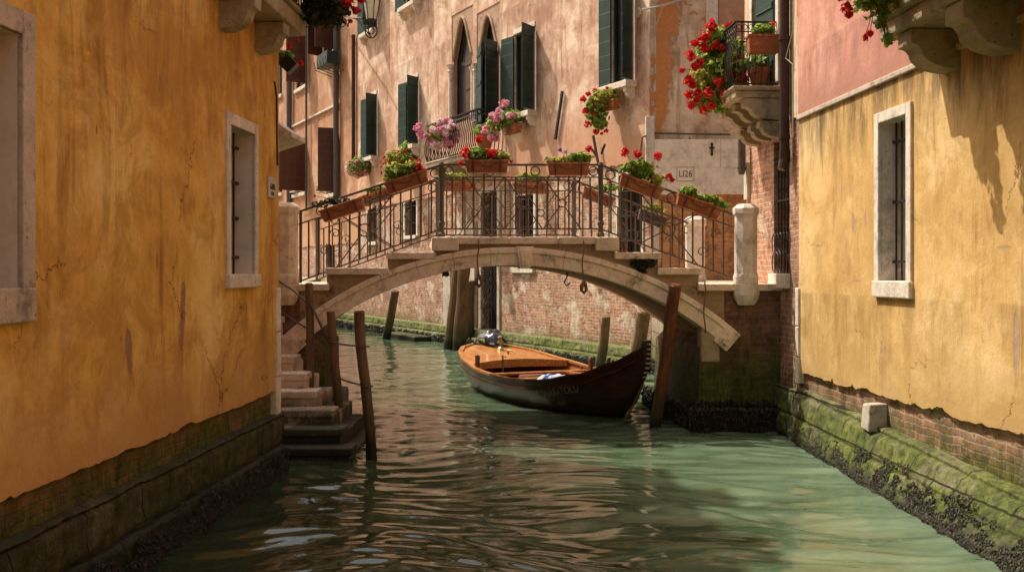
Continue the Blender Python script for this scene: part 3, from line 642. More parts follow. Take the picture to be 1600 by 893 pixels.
# ================================================================== unseen house added behind the ochre house to shade the water
LH=thing('added_shade_house','tall unseen house added behind the ochre house to shade the canal water','house',(-6.0,11.6,0),R(90))
hs=[(.8+1.5*k,1.5+1.5*k,z,z+1.5) for k in range(2) for z in (3.2,6.2,9.0)]
facade(LH,'plaster_wall',M['st_orange_B'],0,4.3,1.9,13.6,holes=hs,reveal=.2)
solid(LH,M['st_orange_B'],.0,4.3,.26,9,1.9,13.59); roof(LH,0,4.3,0,9,13.6)
for cu,cy,ch in ((.5,.5,1.3),(1.7,.25,.9),(2.5,.9,1.6),(3.6,.35,1.2),(4.0,1.6,1.5)):
    b=MB(); b.box(cu-.22,cu+.22,cy,cy+.45,13.3,13.7+ch); b.prism([(cu-.24,13.7+ch),(cu+.24,13.7+ch),(cu+.42,14.2+ch),(cu-.42,14.2+ch)],'y',cy-.15,cy+.6); b.build('shade_chimney',M['st_orange_B'],LH)  # added out of view to break up the roof's shadow edge on the water
for h in hs: window(LH,*h,rv=.2,shut=(170,170),sill='stone_l',frame='stone_l')

# ================================================================== far facade on the bend
XO,YO=13.91-.5*21.93,21.93
aB=math.atan2(-.8944,.4472)
PB=thing('salmon_house','long salmon plastered palace beyond the bridge with green shutters and pointed gothic windows','house',(XO,YO,0),aB)
OB=thing('orange_house','orange plastered house at the far left end of the canal with brown shutters','house',(XO,YO,0),aB)
YB=lambda p:22256.0/p
ub=lambda p:-(YB(p)-21.93)/.8944
zb=lambda p,py:H-(py-425)*YB(p)/1600
def hole(p0,p1,y0,y1,pm=None):
    pm=pm or (p0+p1)/2; return (ub(p0),ub(p1),zb(pm,y1),zb(pm,y0))
hW1=hole(804,836,48,178); hW3=hole(956,990,-25,132); hW4=hole(636,654,124,228); hW5=hole(575,589,150,246); hW6=hole(572,590,-60,50); hW7=hole(634,655,-90,8)
hG=[hole(706,739,16,190),hole(745,781,12,190)]
hL=(ub(752),ub(777),.52,zb(765,300)); hg2=hole(805,833,305,375); hg3=hole(574,588,312,378); hg4=hole(632,650,302,368); hD5=hole(966,1001,272,402)
zp=4.55
pinkh=[hW1,hW3,hW4,hW5,hW6,hW7]+hG
facade(PB,'plaster_wall',M['st_pink_B'],ub(559),0,zp,14.5,holes=pinkh,reveal=.13,ragged=True,seed=11,amp=.12)
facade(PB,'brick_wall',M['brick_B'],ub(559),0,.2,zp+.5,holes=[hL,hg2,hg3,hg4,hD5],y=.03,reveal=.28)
solid(PB,M['st_pink_B'],ub(559)+.01,-.01,.34,8,.1,14.49); roof(PB,ub(559),0,0,8,14.5)
b=MB(); b.box(-.04,.005,.032,7.9,.1,14.48); b.build('end_wall',M['st_peel'],PB)
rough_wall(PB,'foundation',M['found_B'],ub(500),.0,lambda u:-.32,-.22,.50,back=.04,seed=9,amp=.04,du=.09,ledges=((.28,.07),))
S=dict(sill='stone_l',sillh=.14,silld=.28,silldx=.12,sillcorb=True,rv=.12)
window(PB,*hW1,shut=(172,122),**S); window(PB,*hW3,shut=(174,118),**S); window(PB,*hW4,shut=(170,120),**S); window(PB,*hW5,shut=(170,116),**S)
window(PB,*hW6,shut=(172,112),**S); window(PB,*hW7,shut=(168,118),**S)
# lintels just proud of the plaster
for h in (hW1,hW4,hW5):
    b=MB(); b.box(h[0]-.05,h[1]+.02,-.025,.01,h[3]+.002,h[3]+.14); b.build('lintel',M['stone_w'],PB,bevel=.01)
# gothic windows
def ogee(w,zs,zt,n=12):
    pts=[]
    for i in range(n+1):
        t=i/n
        x=w*(1-t)**.62*(1-.12*math.sin(math.pi*t)) if t<1 else 0
        pts.append((x,zs+(zt-zs)*(t**.92)))
    return pts
for h in hG:
    u0,u1,z0,z1=h; um=(u0+u1)/2; w=(u1-u0)/2-.1; zs=z0+(z1-z0)*.58; zt=z1-.2
    b=MB(); og=ogee(w,zs,zt)
    left=[(um-x,z) for x,z in og]; right=[(um+x,z) for x,z in og]
    poly_l=[(u0,z0),(um-w,z0)]+left+[(um,z1),(u0,z1)]; poly_r=[(u1,z1),(um,z1)]+right[::-1]+[(um+w,z0),(u1,z0)]
    for poly in (poly_l,poly_r): b.prism(poly,'y',.02,.14)
    for side in (left,right): b.tube([(x,.0,z) for x,z in side],.05,6)
    gw=b.build('gothic_window',M['stone_goth'],PB)
    c=MB(); c.lathe([(.12,z0),(.12,z0+.1),(.075,z0+.16),(.07,zs-.35),(.11,zs-.3),(.08,zs-.25),(.13,zs-.12),(.14,zs-.1)],(u0-.02,-.03,0),12); c.build('column',M['stone_w'],gw,smooth=False)
    p=MB(); p.box(u0,u1,.165,.20,z0,z1); p.build('pane',M['dark'],gw)
    leaf_panel(gw,M['shutter'] if h is hG[1] else M['shutter_brown'],(um-w+.02 if h is hG[1] else um,-.04 if h is hG[1] else .14),R(14 if h is hG[1] else 8),w*1.0,z0+.02,zs-.02+(.35 if h is hG[1] else 0),1)
    if h is hG[1]: leaf_panel(gw,M['shutter'],(um+w,-.04),R(118),w*.8,z0+.02,zs+.25,-1)
b=MB(); b.lathe([(.12,hG[0][2]),(.075,hG[0][2]+.16),(.07,8.0),(.13,8.15)],(ub(741.5),-.05,0),12)
b.build('column',M['stone_w'],PB)
# belly balcony
b=MB(); u0,u1=-10.9,-7.2; b.box(u0,u1,-.78,.02,5.32,5.44); b.box(u0-.03,u1+.03,-.82,.02,5.442,5.49); bb=b.build('balcony',M['stone_d'],PB,bevel=.012)
for k in range(4): corbel(bb,M['stone_d'],u0+.1+k*1.1,u0+.3+k*1.1,.6,5.315,.5)
iron_rail(bb,'railing',[(u0+.03,0),(u0+.03,-.74),(u1-.03,-.74),(u1-.03,0)],5.49,6.62,.13,belly=.10,r=.016,rail_r=.022)
# water door and ground windows
window(PB,*hL,y=.03,rv=.25,frame='stone_d',fw=.16,name='water_door',proud=.05)
g=MB(); a,c,d,e=hL; n=7
for k in range(-8,26):
    for s in (1,-1):
        zz0=d+k*.22; p0=(a,.08,zz0); p1=(c,.08,zz0+s*(c-a)*1.3)
        lo,hi=sorted((p0[2],p1[2]))
        if lo>=d and hi<=e: g.bar(p0,p1,.018,.012,up=(0,1,0))
g.box((a+c)/2-.02,(a+c)/2+.02,.06,.09,d,e); g.build('lattice_grille',M['iron'],PB)
for h in (hg2,hg3,hg4): window(PB,*h,y=.03,rv=.25,frame='stone_l',fw=.12,bars=(5,.05,(.3,.7)),sill='stone_l')
window(PB,*hD5,y=.03,rv=.25,frame='stone_l',fw=.1,bars=(7,.02,(.2,.5,.8)),name='barred_door')
b=MB(); b.box(ub(697),ub(708),-.10,.04,.5,3.3); b.box(ub(728),ub(745),-.08,.04,.5,3.6); b.build('stone_pilaster',M['stone_d'],PB,bevel=.01)
b=MB(); b.box(ub(799),ub(834),-.05,.04,2.13,2.32); b.build('stone_tablet',M['stone_w'],PB,bevel=.01)
b=MB(); a_=Vector((ub(862)+.3,-.06,zb(872,218))); c_=Vector((ub(882),-.06,zb(872,146))); b.bar(a_,c_,.07,.05,up=(0,1,0)); b.build('wall_anchor',M['iron'],PB)
b=MB(); b.box(ub(644),ub(694),-1.0,-.25,-.5,.16); b.build('landing_stone',M['stone_quay'],PB,bevel=.03)
for pp,y0,y1,r in ((556,55,250,.075),):
    p=MB(); p.tube([(ub(pp),-.1,zb(pp,y1)),(ub(pp),-.1,zb(pp,y0))],r,10); p.build('drainpipe',M['pipe'],PB)
# thin conduit with white insulator running off to the right
cb=MB(); p0=Vector((ub(1001),-.02,zb(1001,20))); cb.ring(p0+Vector((0,-.05,0)),.09,.02,'y',14,5); cb.ring(p0+Vector((0,-.05,0)),.04,.02,'y',10,5); cb.build('insulator',M['white'],PB)

facade(OB,'plaster_wall',M['st_orange_B'],ub(400),ub(559)-.002,3.3,17,holes=[hole(505,524,-40,84),hole(463,480,42,136),hole(511,528,203,302),hole(456,478,220,302),hole(430,441,95,150),hole(429,441,235,302)],reveal=.13,ragged=True,seed=12,amp=.12)
facade(OB,'brick_wall',M['brick_B'],ub(400),ub(559)-.002,.2,3.8,y=.03,holes=[hole(508,522,345,420)],reveal=.2)
solid(OB,M['st_orange_B'],ub(400),ub(559)-.01,.34,8,.1,16.9); roof(OB,ub(400),ub(559)-.05,0,8,17)
for (p0,p1,y0,y1,sh) in ((505,524,-40,84,(60,100)),(463,480,42,136,(None,95)),(511,528,203,302,(5,80)),(456,478,220,302,(8,100)),(430,441,95,150,(None,None)),(429,441,235,302,(10,None))):
    window(OB,*hole(p0,p1,y0,y1),rv=.12,shut=sh,smat='shutter_brown',frmat='shutter_brown',sill='stone_w',sillh=.16,silld=.1)
window(OB,*hole(508,522,345,420),y=.03,rv=.2,bars=(4,.02,(.5,)),frmat='iron')
b=MB(); b.box(ub(440),ub(530),-.09,.0,9.0,9.08); b.build('string_course',M['stone_l'],OB,bevel=.01)
for pp,r,y0,y1,mt in ((457,.13,-80,330,'pipe_grey'),(531,.12,-80,330,'pipe_grey'),(484,.05,-80,330,'pipe_grey')):
    p=MB(); p.tube([(ub(pp),-.16,zb(pp,y1)),(ub(pp),-.16,zb(pp,y0))],r,10); p.build('drainpipe',M[mt],OB)
# small wire shelves under the lower windows
for pp in (515,472,437):
    u=ub(pp); z=zb(pp,300); g=MB(); w=.45
    for zz in (0,.28): 
        g.tube([(u-w,-.1,z+zz),(u-w,-.45,z+zz),(u+w,-.45,z+zz),(u+w,-.1,z+zz)],.025,5)
    for k in range(6): g.tube([(u-w+k*w*.4,-.45,z),(u-w+k*w*.4,-.45,z+.28)],.015,4)
    g.build('window_basket',M['white'],OB)

# ================================================================== frontal house with the stone panel
FB=thing('peeling_house','narrow house front with peeling plaster above a pale stone panel, seen past the bridge end','house',(2.96,22.0,0),0)
fx=lambda p:(p-800)*22.0/1600-2.96; fz=lambda y:H-(y-425)*22.0/1600
facade(FB,'plaster_wall',M['st_peel'],.0,3.6,4.9,11,y=0,reveal=0,ragged=True,seed=15,amp=.1)
facade(FB,'brick_wall',M['brick_orange'],.0,3.6,1.8,5.3,y=.035,reveal=0)
solid(FB,M['brick_orange'],.0,3.6,.08,6,1.5,10.99); roof(FB,0,3.6,0,6,11)
b=MB(); b.box(fx(1022),fx(1175),-.07,.036,fz(304),fz(262)-.004); b.box(fx(1022),fx(1125),-.07,.036,fz(262),fz(218)); b.box(fx(1125)+.006,fx(1175),-.072,.036,fz(262),fz(218)); pan=b.build('stone_panel',M['panel'],FB,bevel=.006)
b=MB(); b.box(fx(1056),fx(1084),-.078,-.068,fz(284),fz(261)); b.build('tablet_border',M['stone_d'],pan)
b=MB(); b.box(fx(1057.5),fx(1082.5),-.081,-.070,fz(282.5),fz(262.5)); b.build('tablet',M['panel'],pan)
text_mesh('inscription','LI26',.20,pan,((fx(1057)+fx(1083))/2,-.0835,(fz(283)+fz(262))/2),(R(90),0,0),M['terra_dark'],xs=.85)
b=MB(); b.tube([(fx(1111),-.09,fz(244)),(fx(1111),-.09,fz(224))],.025,6); b.tube([(fx(1107),-.1,fz(232)),(fx(1115),-.1,fz(232))],.02,6); b.build('iron_hook',M['iron'],pan)
b=MB(); b.box(fx(1103),fx(1121),-.06,.0,fz(52),11); b.build('stone_strip',M['stone_w'],FB,bevel=.01)
b=MB(); b.box(fx(1122),fx(1172),-.03,.0,fz(120),11); b.build('orange_render',M['st_orange_B'],FB)
b=MB(); b.box(fx(1008),fx(1022),-.10,.0,fz(255),fz(182)); b.build('stone_block',M['stone_w'],FB,bevel=.02)
b=MB(); b.tube([(fx(1000),-.08,fz(240)),(fx(1003),-.08,fz(215)),(fx(1020),-.08,fz(209)),(fx(1140),-.08,fz(211))],.022,5)
b.build('conduit',M['pipe_grey'],FB)
b=MB(); q0=Vector((fx(1001),-.25,fz(20))); q1=Vector((fx(1072),-.02,fz(-2))); b.tube([q0,(q0+q1)/2-Vector((0,0,.03)),q1],.025,5); b.tube([(fx(1035),-.1,fz(12)),(fx(1022),-.02,fz(48))],.012,4); b.build('bracket_arm',M['white'],FB)

# ================================================================== quays and ground behind
def polybox(name,mat,poly,z0,z1,bevel=.02,kind=True,parent=None):
    b=MB(); b.prism(poly,'z',z0,z1); o=b.build(name,mat,parent,bevel=bevel); 
    if kind: tag(o,kind='structure')
    return o
polybox('quay_left',M['stone_quay'],[(-3.4,11.3),(-3.42,16.7),(-5.6,30),(-11,52),(-30,52),(-30,11.3)],-.8,1.98)
polybox('quay_right',M['stone_quay'],[(3.7,15.62),(3.05,15.62),(2.98,21.9),(9,21.99),(9,15.62)],-.8,1.98)
b=MB(); b.box(-60,60,-20,90,-3.2,-3.0); tag(b.build('canal_bed',M['found_L']),kind='structure')
# plain blocks behind the camera closing the canal
# ================================================================== the bridge
SK=lambda v:(v[0]-.096*(v[1]-14.0),v[1],v[2])
BY0,BY1=14.0,16.6
Ri,Ro,CZ=4.4,4.65,-2.16
BG=thing('stone_bridge','small stone arch footbridge with iron railings crossing the canal','bridge',(0,0,0))
steps=[(-3.00,-2.50,1.99),(-2.55,-1.68,2.21),(-1.72,-1.04,2.42),(-1.08,1.43,2.63),(1.39,2.03,2.42),(1.98,2.57,2.21),(2.53,3.06,1.99)]
def topz(x):
    for a,c,z in ((-3.4,-2.53,1.99),(-2.53,-1.70,2.21),(-1.70,-1.06,2.42),(-1.06,1.41,2.63),(1.41,2.0,2.42),(2.0,2.55,2.21),(2.55,3.8,1.99)):
        if a<=x<=c: return z-.095
    return 1.9
arc=lambda Rr,x: CZ+math.sqrt(Rr*Rr-x*x)
# spandrel walls (near and far) with ragged stone blocks under each step
xs=sorted({round(-2.9+.1*i,3) for i in range(59)}|{-2.53,-1.70,-1.06,1.41,2.0,2.55})
for (ya,yb2) in ((BY0,BY0+.3),(BY1-.3,BY1)):
    b=MB()
    for i in range(len(xs)-1):
        a,c=xs[i],xs[i+1]; tz=topz((a+c)/2); za,zc=arc(Ri+.12,a),arc(Ri+.12,c)
        b.prism([(a,za),(c,zc),(c,tz),(a,tz)],'y',ya,yb2)
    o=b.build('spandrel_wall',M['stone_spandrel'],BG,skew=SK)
# barrel + fill
b=MB(); n=40
th=[math.asin(-2.9/Ri)+(2*math.asin(2.9/Ri))*i/n for i in range(n+1)]
pin=[(Ri*math.sin(t),CZ+Ri*math.cos(t)) for t in th]
for i in range(n):
    (x0,z0),(x1,z1)=pin[i],pin[i+1]
    b.prism([(x0,z0+.002),(x1,z1+.002),(x1,z1+.14),(x0,z0+.14)],'y',BY0+.02,BY1-.02)
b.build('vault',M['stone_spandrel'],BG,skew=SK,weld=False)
# front rings of voussoirs
def ring(y0,y1,name='arch_ring'):
    b=MB(); m=13; a0,a1=-math.asin(2.95/Ri),math.asin(2.88/Ri)
    for k in range(m):
        t0=a0+(a1-a0)*k/m+.0004; t1=a0+(a1-a0)*(k+1)/m-.0004; j=random.uniform(-.006,.006)
        q=[]
        for (r0,r1,yy) in ((Ri,Ri+.17,0),(Ri+.17,Ri+.25,-.025)):
            P=lambda r,t:(r*math.sin(t),CZ+r*math.cos(t))
            tt=[t0+(t1-t0)*i/5 for i in range(6)]
            b.prism([P(r0,t) for t in tt]+[P(r1,t) for t in tt[::-1]],'y',y0+yy+j,y1)
    return b.build(name,M['stone_br'],BG,skew=SK,bevel=.006,seg=1)
ring(BY0-.035,BY0+.28); ring(BY1-.28,BY1+.035)
b=MB(); b.prism([(.10,2.20),(.24,2.20),(.29,2.50),(.05,2.50)],'y',BY0-.085,BY0+.2); b.prism([(.125,2.235),(.215,2.235),(.245,2.46),(.095,2.46)],'y',BY0-.105,BY0-.083)
b.build('keystone',M['stone_br'],BG,bevel=.01,skew=SK)
# springer stones
for sx in (-1,1):
    b=MB(); a=math.asin((2.93 if sx<0 else 2.86)/Ri)*sx; Mx=Matrix.Translation((Ri*math.sin(a)+.10*math.sin(a),BY0,CZ+(Ri+.10)*math.cos(a)))@Matrix.Rotation(a,4,'Y')
    b.box(-.12,.12,-.06,.2,-.15,.15,Mx); b.box(-.07,.07,-.075,-.05,-.10,.10,Mx); b.build('springer',M['stone_br'],BG,bevel=.012,skew=SK)
# treads
for i,(a,c,z) in enumerate(steps):
    b=MB()
    if i==3:
        for (p,q) in ((a,-.05),(-.045,.62),(.625,c)): b.box(p,q,BY0-.07,BY1+.07,z-.10,z)
        nm='deck_slab'
    else: b.box(a,c,BY0-.07,BY1+.07,z-.095,z); nm='step'
    b.build(nm,M['stone_step'],BG,bevel=.014,skew=SK)
for (a,c) in ((-1.10,-.73),(1.13,1.45)):
    b=MB(); b.box(a,c,BY0-.085,BY0+.3,2.44,2.625); b.build('end_block',M['stone_step'],BG,bevel=.014,skew=SK)
# risers (solid fill between the spandrels)
b=MB()
for i in range(len(xs)-1):
    a,c=xs[i],xs[i+1]; tz=topz((a+c)/2); b.prism([(a,arc(Ri+.13,a)),(c,arc(Ri+.13,c)),(c,tz-.002),(a,tz-.002)],'y',BY0+.29,BY1-.29)
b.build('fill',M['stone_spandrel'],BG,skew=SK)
# abutments
b=MB(); b.prism([(-5,-1),(-2.52,-1),(-2.56,1.12),(-2.87,1.35),(-2.87,1.89),(-5,1.89)],'y',BY0+.012,BY1-.01); b.build('left_abutment',M['brick_abut'],BG,skew=SK)
b=MB(); b.prism([(2.50,-1),(3.72,-1),(3.72,1.89),(2.87,1.89),(2.87,1.35),(2.58,1.12)],'y',BY0+.012,BY1-.01); b.build('right_abutment',M['brick_abut'],BG,skew=SK)
b=MB(); b.box(2.58,2.84,BY0-.02,BY0+.2,.92,1.42); b.build('pier_stone',M['stone_balc'],BG,bevel=.03,skew=SK)
b=MB(); b.box(3.06,3.70,BY0-.07,BY1,1.895,1.99); b.build('landing_slab',M['stone_step'],BG,bevel=.014,skew=SK)
b=MB(); b.box(-4.9,-2.98,BY0-.07,BY1,1.895,1.99); b.build('landing_slab',M['stone_step'],BG,bevel=.014,skew=SK)
for nm,a,c,yy in (('x',-5,-2.40,.03),('y',2.40,3.72,-.03)):
    b=MB(); b.box(a,c,BY0-.16,BY1+.1,-1,.30); o=b.build('footing',M['found_L'],BG,bevel=.05,skew=SK)
# pillars
def pillar(x,y,w,ztop,base=True,nm='pillar'):
    b=MB(); n=8; r=w/2/math.cos(math.pi/8)
    b.lathe([(r,2.06),(r,ztop-.16),(r*1.14,ztop-.14),(r*1.16,ztop-.06),(r*.7,ztop)],(x,y,0),8,phase=math.pi/8)
    b.lathe([(r*1.10,1.99),(r*1.12,2.08),(r*1.0,2.14)],(x,y,0),8,phase=math.pi/8)
    if base: b.lathe([(r*.75,1.70),(r*1.05,1.78),(r*1.2,1.84),(r*1.2,1.99)],(x,y,0),8,phase=math.pi/8)
    return b.build(nm,M['stone_w' if x>0 else 'stone_step'],BG,bevel=.012)
pillar(3.20,14.02,.29,3.08); pillar(2.96,16.55,.30,3.05,False); pillar(-3.09,14.02,.30,3.10)

# ---- railing
def railing(y,label_y):
    base=MB(); K=lambda x:x-.096*(y-14)
    P=lambda x,z:(K(x),y,z)
    def zt(x): return 3.62 if -.96<=x<=1.23 else (3.62-(-.96-x)*.328 if x<-.96 else 3.62-(x-1.23)*.376)
    def zl(x): return 2.745 if -.96<=x<=1.23 else (2.745-(-.96-x)*.370 if x<-.96 else 2.745-(x-1.23)*.372)
    ends=[-2.93,-.96,1.23,3.06]
    tr=MB()
    pts=[]
    for i in range(3):
        a,c=ends[i],ends[i+1]
        tr.bar(P(a,zt(a+.001)),P(c,zt(c-.001)),.045,.018); tr.bar(P(a,zt(a+.001)+.012),P(c,zt(c-.001)+.012),.028,.014)
    RL=tr.build('railing',M['rail'],BG)
    for i in range(3):
        a,c=ends[i],ends[i+1]; e=.001
        for off,nm,w in ((-.165,'mid_rail',.022),):
            b=MB(); b.bar(P(a,zt(a+e)+off),P(c,zt(c-e)+off),w,.016); b.build(nm,M['rail'],RL)
        b=MB(); b.bar(P(a,zl(a+e)),P(c,zl(c-e)),.03,.020); b.build('bottom_rail',M['rail'],RL)
        n=round((c-a)/.142)
        for k in range(1,n):
            x=a+(c-a)*k/n; z0=zl(x); z1=zt(x)-.165
            b=MB(); long_=(k%4==0); b.bar(P(x,z0-(.1 if long_ and i==1 else 0)),P(x,zt(x) if long_ else z1),.022,.016); b.build('baluster',M['rail'],RL)
    for x in (-.96,1.23):
        b=MB(); b.lathe([(.050,2.63),(.052,2.68),(.034,2.70),(.034,2.78),(.046,2.80),(.046,2.83),(.034,2.86),(.034,3.60),(.042,3.62),(.030,3.66)],(K(x),y,0),10); b.build('post',M['rail'],RL,smooth=False)
    for x in (-2.9,):
        b=MB(); b.bar(P(x,2.0),P(x,zt(x)),.035,.035); b.build('post',M['rail'],RL)
    def cross(xc,hw,r,yo=.012):
        zc=(zl(xc)+zt(xc)-.165)/2; sl=(zt(xc+hw)-zt(xc-hw))/(2*hw) if abs(xc)>.0 else 0
        b=MB()
        for s in (-1,1):
            for t in (-1,1):
                x1=xc+s*hw; z1=(zt(x1)-.165 if t>0 else zl(x1)); L=math.hypot(x1-xc,z1-zc)
                x0=xc+(x1-xc)*r/L; z0=zc+(z1-zc)*r/L
                b.bar((K(x0),y+yo,z0),(K(x1),y+yo,z1),.016,.016,up=(0,1,0))
        b.ring((K(xc),y+yo,zc),r,.011,'y',18,6); b.build('cross_brace',M['rail'],RL)
    for xc in (-2.02,-.36,.17,.70,2.17): cross(xc,.40 if abs(xc)>1 else .26,.085 if abs(xc)>1 else .055)
    for x in (-1.92,-1.05,-.86,-.30,.33,1.13,1.36,2.2,2.78,-2.62):
        b=MB(); b.ring((K(x),y,zt(x)-.083),.062,.009,'y',16,6); b.build('scroll_ring',M['rail'],RL)
    for xc in (-1.5,-2.5,2.7):
        zc=(zl(xc)+zt(xc)-.165)/2; b=MB()
        for s in (-1,1):
            pts=[]
            for k in range(15):
                a=k/14*math.pi*2.3; rr=.075*(1-k/18); pts.append((K(xc)+s*(.075-rr*math.cos(a)),y+.01,zc+.12*s+rr*math.sin(a)))
            b.tube(pts,.008,5)
        b.build('scroll',M['rail'],RL)
    return RL,zt,K
RN,ZT,_=railing(14.10,0); RF,_,_=railing(16.45,1)

# ---- plants: leaves, petals
def leaf_cloud(b,c,rad,n,size,flat=.0,droop=0.0,seed=0,shell=.5):
    n=int(n*1.7); size=size*1.22
    rnd=random.Random(seed); c=Vector(c)
    for _ in range(n):
        while True:
            p=Vector((rnd.uniform(-1,1),rnd.uniform(-1,1),rnd.uniform(-1,1)))
            if p.length<=1: break
        p=p.normalized()*(p.length**(.5 if shell else 1)); 
        k=.75+.5*mnoise.noise(p*2.1+Vector((seed*3.3,seed,0)))
        p=p*k*1.15
        pos=c+Vector((p.x*rad[0],p.y*rad[1],p.z*rad[2]))
        nrm=(p*.8+Vector((rnd.gauss(0,.55),rnd.gauss(0,.55),rnd.gauss(0,.45)+.35))).normalized()
        t=nrm.orthogonal().normalized(); a=rnd.uniform(0,6.28); t=Matrix.Rotation(a,3,nrm)@t; u=nrm.cross(t); s=size*rnd.uniform(.55,1.25)
        q=[pos-t*s*.5,pos-t*s*.2+u*s*.42+nrm*s*.10,pos+t*s*.28+u*s*.38+nrm*s*.10,pos+t*s*.55,pos+t*s*.28-u*s*.38+nrm*s*.10,pos-t*s*.2-u*s*.42+nrm*s*.10]
        b.add(q,[(0,3,2,1),(0,5,4,3)])
_heads={}
def head_mesh(mat,var=0,n=62):
    key=(mat,var)
    if key in _heads: return _heads[key]
    b=MB(); rnd=random.Random(hash(mat)%997+var*31+5 if False else sum(map(ord,mat))+var*31)
    for k in range(n):
        p=Vector((rnd.gauss(0,1),rnd.gauss(0,1),rnd.gauss(0,1)+.25)).normalized(); r=rnd.uniform(.5,1.0)*(.78+.5*mnoise.noise(p*1.9+Vector((var*3,1,2))))*1.15
        pos=Vector((p.x,p.y,p.z*.8))*r; nrm=(p+Vector((rnd.gauss(0,.35),rnd.gauss(0,.35),rnd.gauss(0,.35)))).normalized()
        t=nrm.orthogonal().normalized(); t=Matrix.Rotation(rnd.uniform(0,6.28),3,nrm)@t; u=nrm.cross(t); s=rnd.uniform(.22,.44)
        q=[pos]+[pos+(t*math.cos(a)+u*math.sin(a))*s*(1 if i%2 else .8)+nrm*.14*(1 if i%2 else .2) for i,a in enumerate([j*math.pi/3 for j in range(6)])]
        b.add(q,[(0,1+i,1+(i+1)%6) for i in range(6)])
    tmp=b.build('flower_head',M[mat],None,fixn=False); me=tmp.data; bpy.data.objects.remove(tmp); _heads[key]=me; return me
def head(parent,p,r,mat,var=0,name='flower_head',rot=None):
    o=bpy.data.objects.new(name,head_mesh(mat,var)); COL.objects.link(o); o.parent=parent; o.location=p; o.scale=(r,r,r)
    rnd=random.Random(int(abs(p[0]*1000+p[2]*777))); o.rotation_euler=(rnd.uniform(-.5,.5),rnd.uniform(-.5,.5),rnd.uniform(0,6)); return o
def plant(name,label,cat,base,clouds,heads,leaf='leaf',size=.045,seed=1,group=None,stems=True,small=None):
    """clouds: (offset, radii, count[, material]); heads: (offset, radius, material)"""
    base=Vector(base); t=thing(name,label,cat,base,0,group)
    mats={}
    for i,cl in enumerate(clouds):
        mt=cl[3] if len(cl)>3 else leaf; b=mats.setdefault(mt,MB()); sz=cl[4] if len(cl)>4 else size
        leaf_cloud(b,cl[0],cl[1],cl[2],sz,seed=seed+i)
    st=MB(); rnd=random.Random(seed)
    for cl in clouds:
        for k in range(5):
            e=Vector(cl[0])+Vector((rnd.uniform(-.7,.7)*cl[1][0],rnd.uniform(-.7,.7)*cl[1][1],rnd.uniform(-.4,.7)*cl[1][2])); m=e*.5+Vector((rnd.uniform(-.03,.03),0,.05))
            st.tube([Vector((rnd.uniform(-.08,.08),0,0)),m,e],.004,4)
    for h in heads:
        e=Vector(h[0]); m=e*.55+Vector((0,0,-.02 if e.z<0 else .03)); st.tube([Vector((e.x*.3,0,0)),m,e],.0035,4)
    st.build('stem',M['stem'],t,fixn=False)
    for mt,b in mats.items(): b.build('foliage',M[mt],t,fixn=False)
    for i,h in enumerate(heads): head(t,h[0],h[1],h[2],i%3)
    if small:
        mt,n,(rx,ry,rz),(ox,oy,oz),s=small; b=MB()
        for k in range(n):
            c=Vector((ox+rnd.uniform(-rx,rx),oy+rnd.uniform(-ry,ry),oz+rnd.uniform(-rz,rz)))
            for j in range(4):
                nrm=Vector((rnd.gauss(0,1),rnd.gauss(0,1),rnd.gauss(0,1))).normalized(); tt=nrm.orthogonal().normalized()*s; u=nrm.cross(tt); b.quad(c-tt-u,c+tt-u,c+tt+u,c-tt+u)
        b.build('blossom',M[mt],t,fixn=False)
    return t

# ---- troughs on the railings
def trough(label,x0,x1,y,ztop,ang,group,mat='terra',depth=.19,h=.17,yo=0):
    """long terracotta box; x0..x1 on the tilted axis, hung at height ztop"""
    xc=(x0+x1)/2; L=(x1-x0)/math.cos(ang)
    t=tag(empty('planter_trough',(xc,y,ztop)),label,'planter',group); t.rotation_euler=(0,-ang,0)
    b=MB(); hl=L/2; d=depth/2
    def ringp(hl,d,z): return [(-hl,-d,z),(hl,-d,z),(hl,d,z),(-hl,d,z)]
    lv=[ringp(hl*.90,d*.8,-h),ringp(hl*.97,d*.97,-.035),ringp(hl,d*1.08,-.033),ringp(hl,d*1.08,0),ringp(hl-.02,d-.01,0),ringp(hl-.02,d-.012,-.03)]
    vs=[p for l in lv for p in l]; fs=[(3,2,1,0)]
    for k in range(len(lv)-1):
        for j in range(4): fs.append((k*4+j,k*4+(j+1)%4,(k+1)*4+(j+1)%4,(k+1)*4+j))
    b.add(vs,fs); b.build('pot',M[mat],t,bevel=.004,seg=1)
    b=MB(); b.quad((-hl+.02,-d+.012,-.03),(hl-.02,-d+.012,-.03),(hl-.02,d-.012,-.03),(-hl+.02,d-.012,-.03)); b.build('soil',M['soil'],t)
    for s in (-.62,.6):
        b=MB(); x=hl*s; q=[(x,-d*1.12,.004),(x,-d*1.12,-.045),(x,-d*.98,-h*.6),(x,-d*.84,-h-.008),(x,d*.84,-h-.008),(x,d*1.12,-.04),(x,d*1.12,.004)]
        for k in range(len(q)-1): b.bar(q[k],q[k+1],.014,.006,up=(1,0,0))
        b.build('strap',M['iron'],t)
    b=MB(); b.tube([(-hl*.45,-d*1.08,-.04),(-hl*.2,-d*1.13,-.09),(hl*.15,-d*1.13,-.10),(hl*.45,-d*1.08,-.04)],.004,4); b.build('wire',M['iron'],t)
    return t
X=lambda p,Y=13.98:(p-800)*Y/1600
Z=lambda py,Y=13.98:H-(py-425)*Y/1600
G1='terracotta troughs hung along the bridge railing'
a1=math.atan(.328)*1.0; a2=math.atan(.376)
yn=13.975
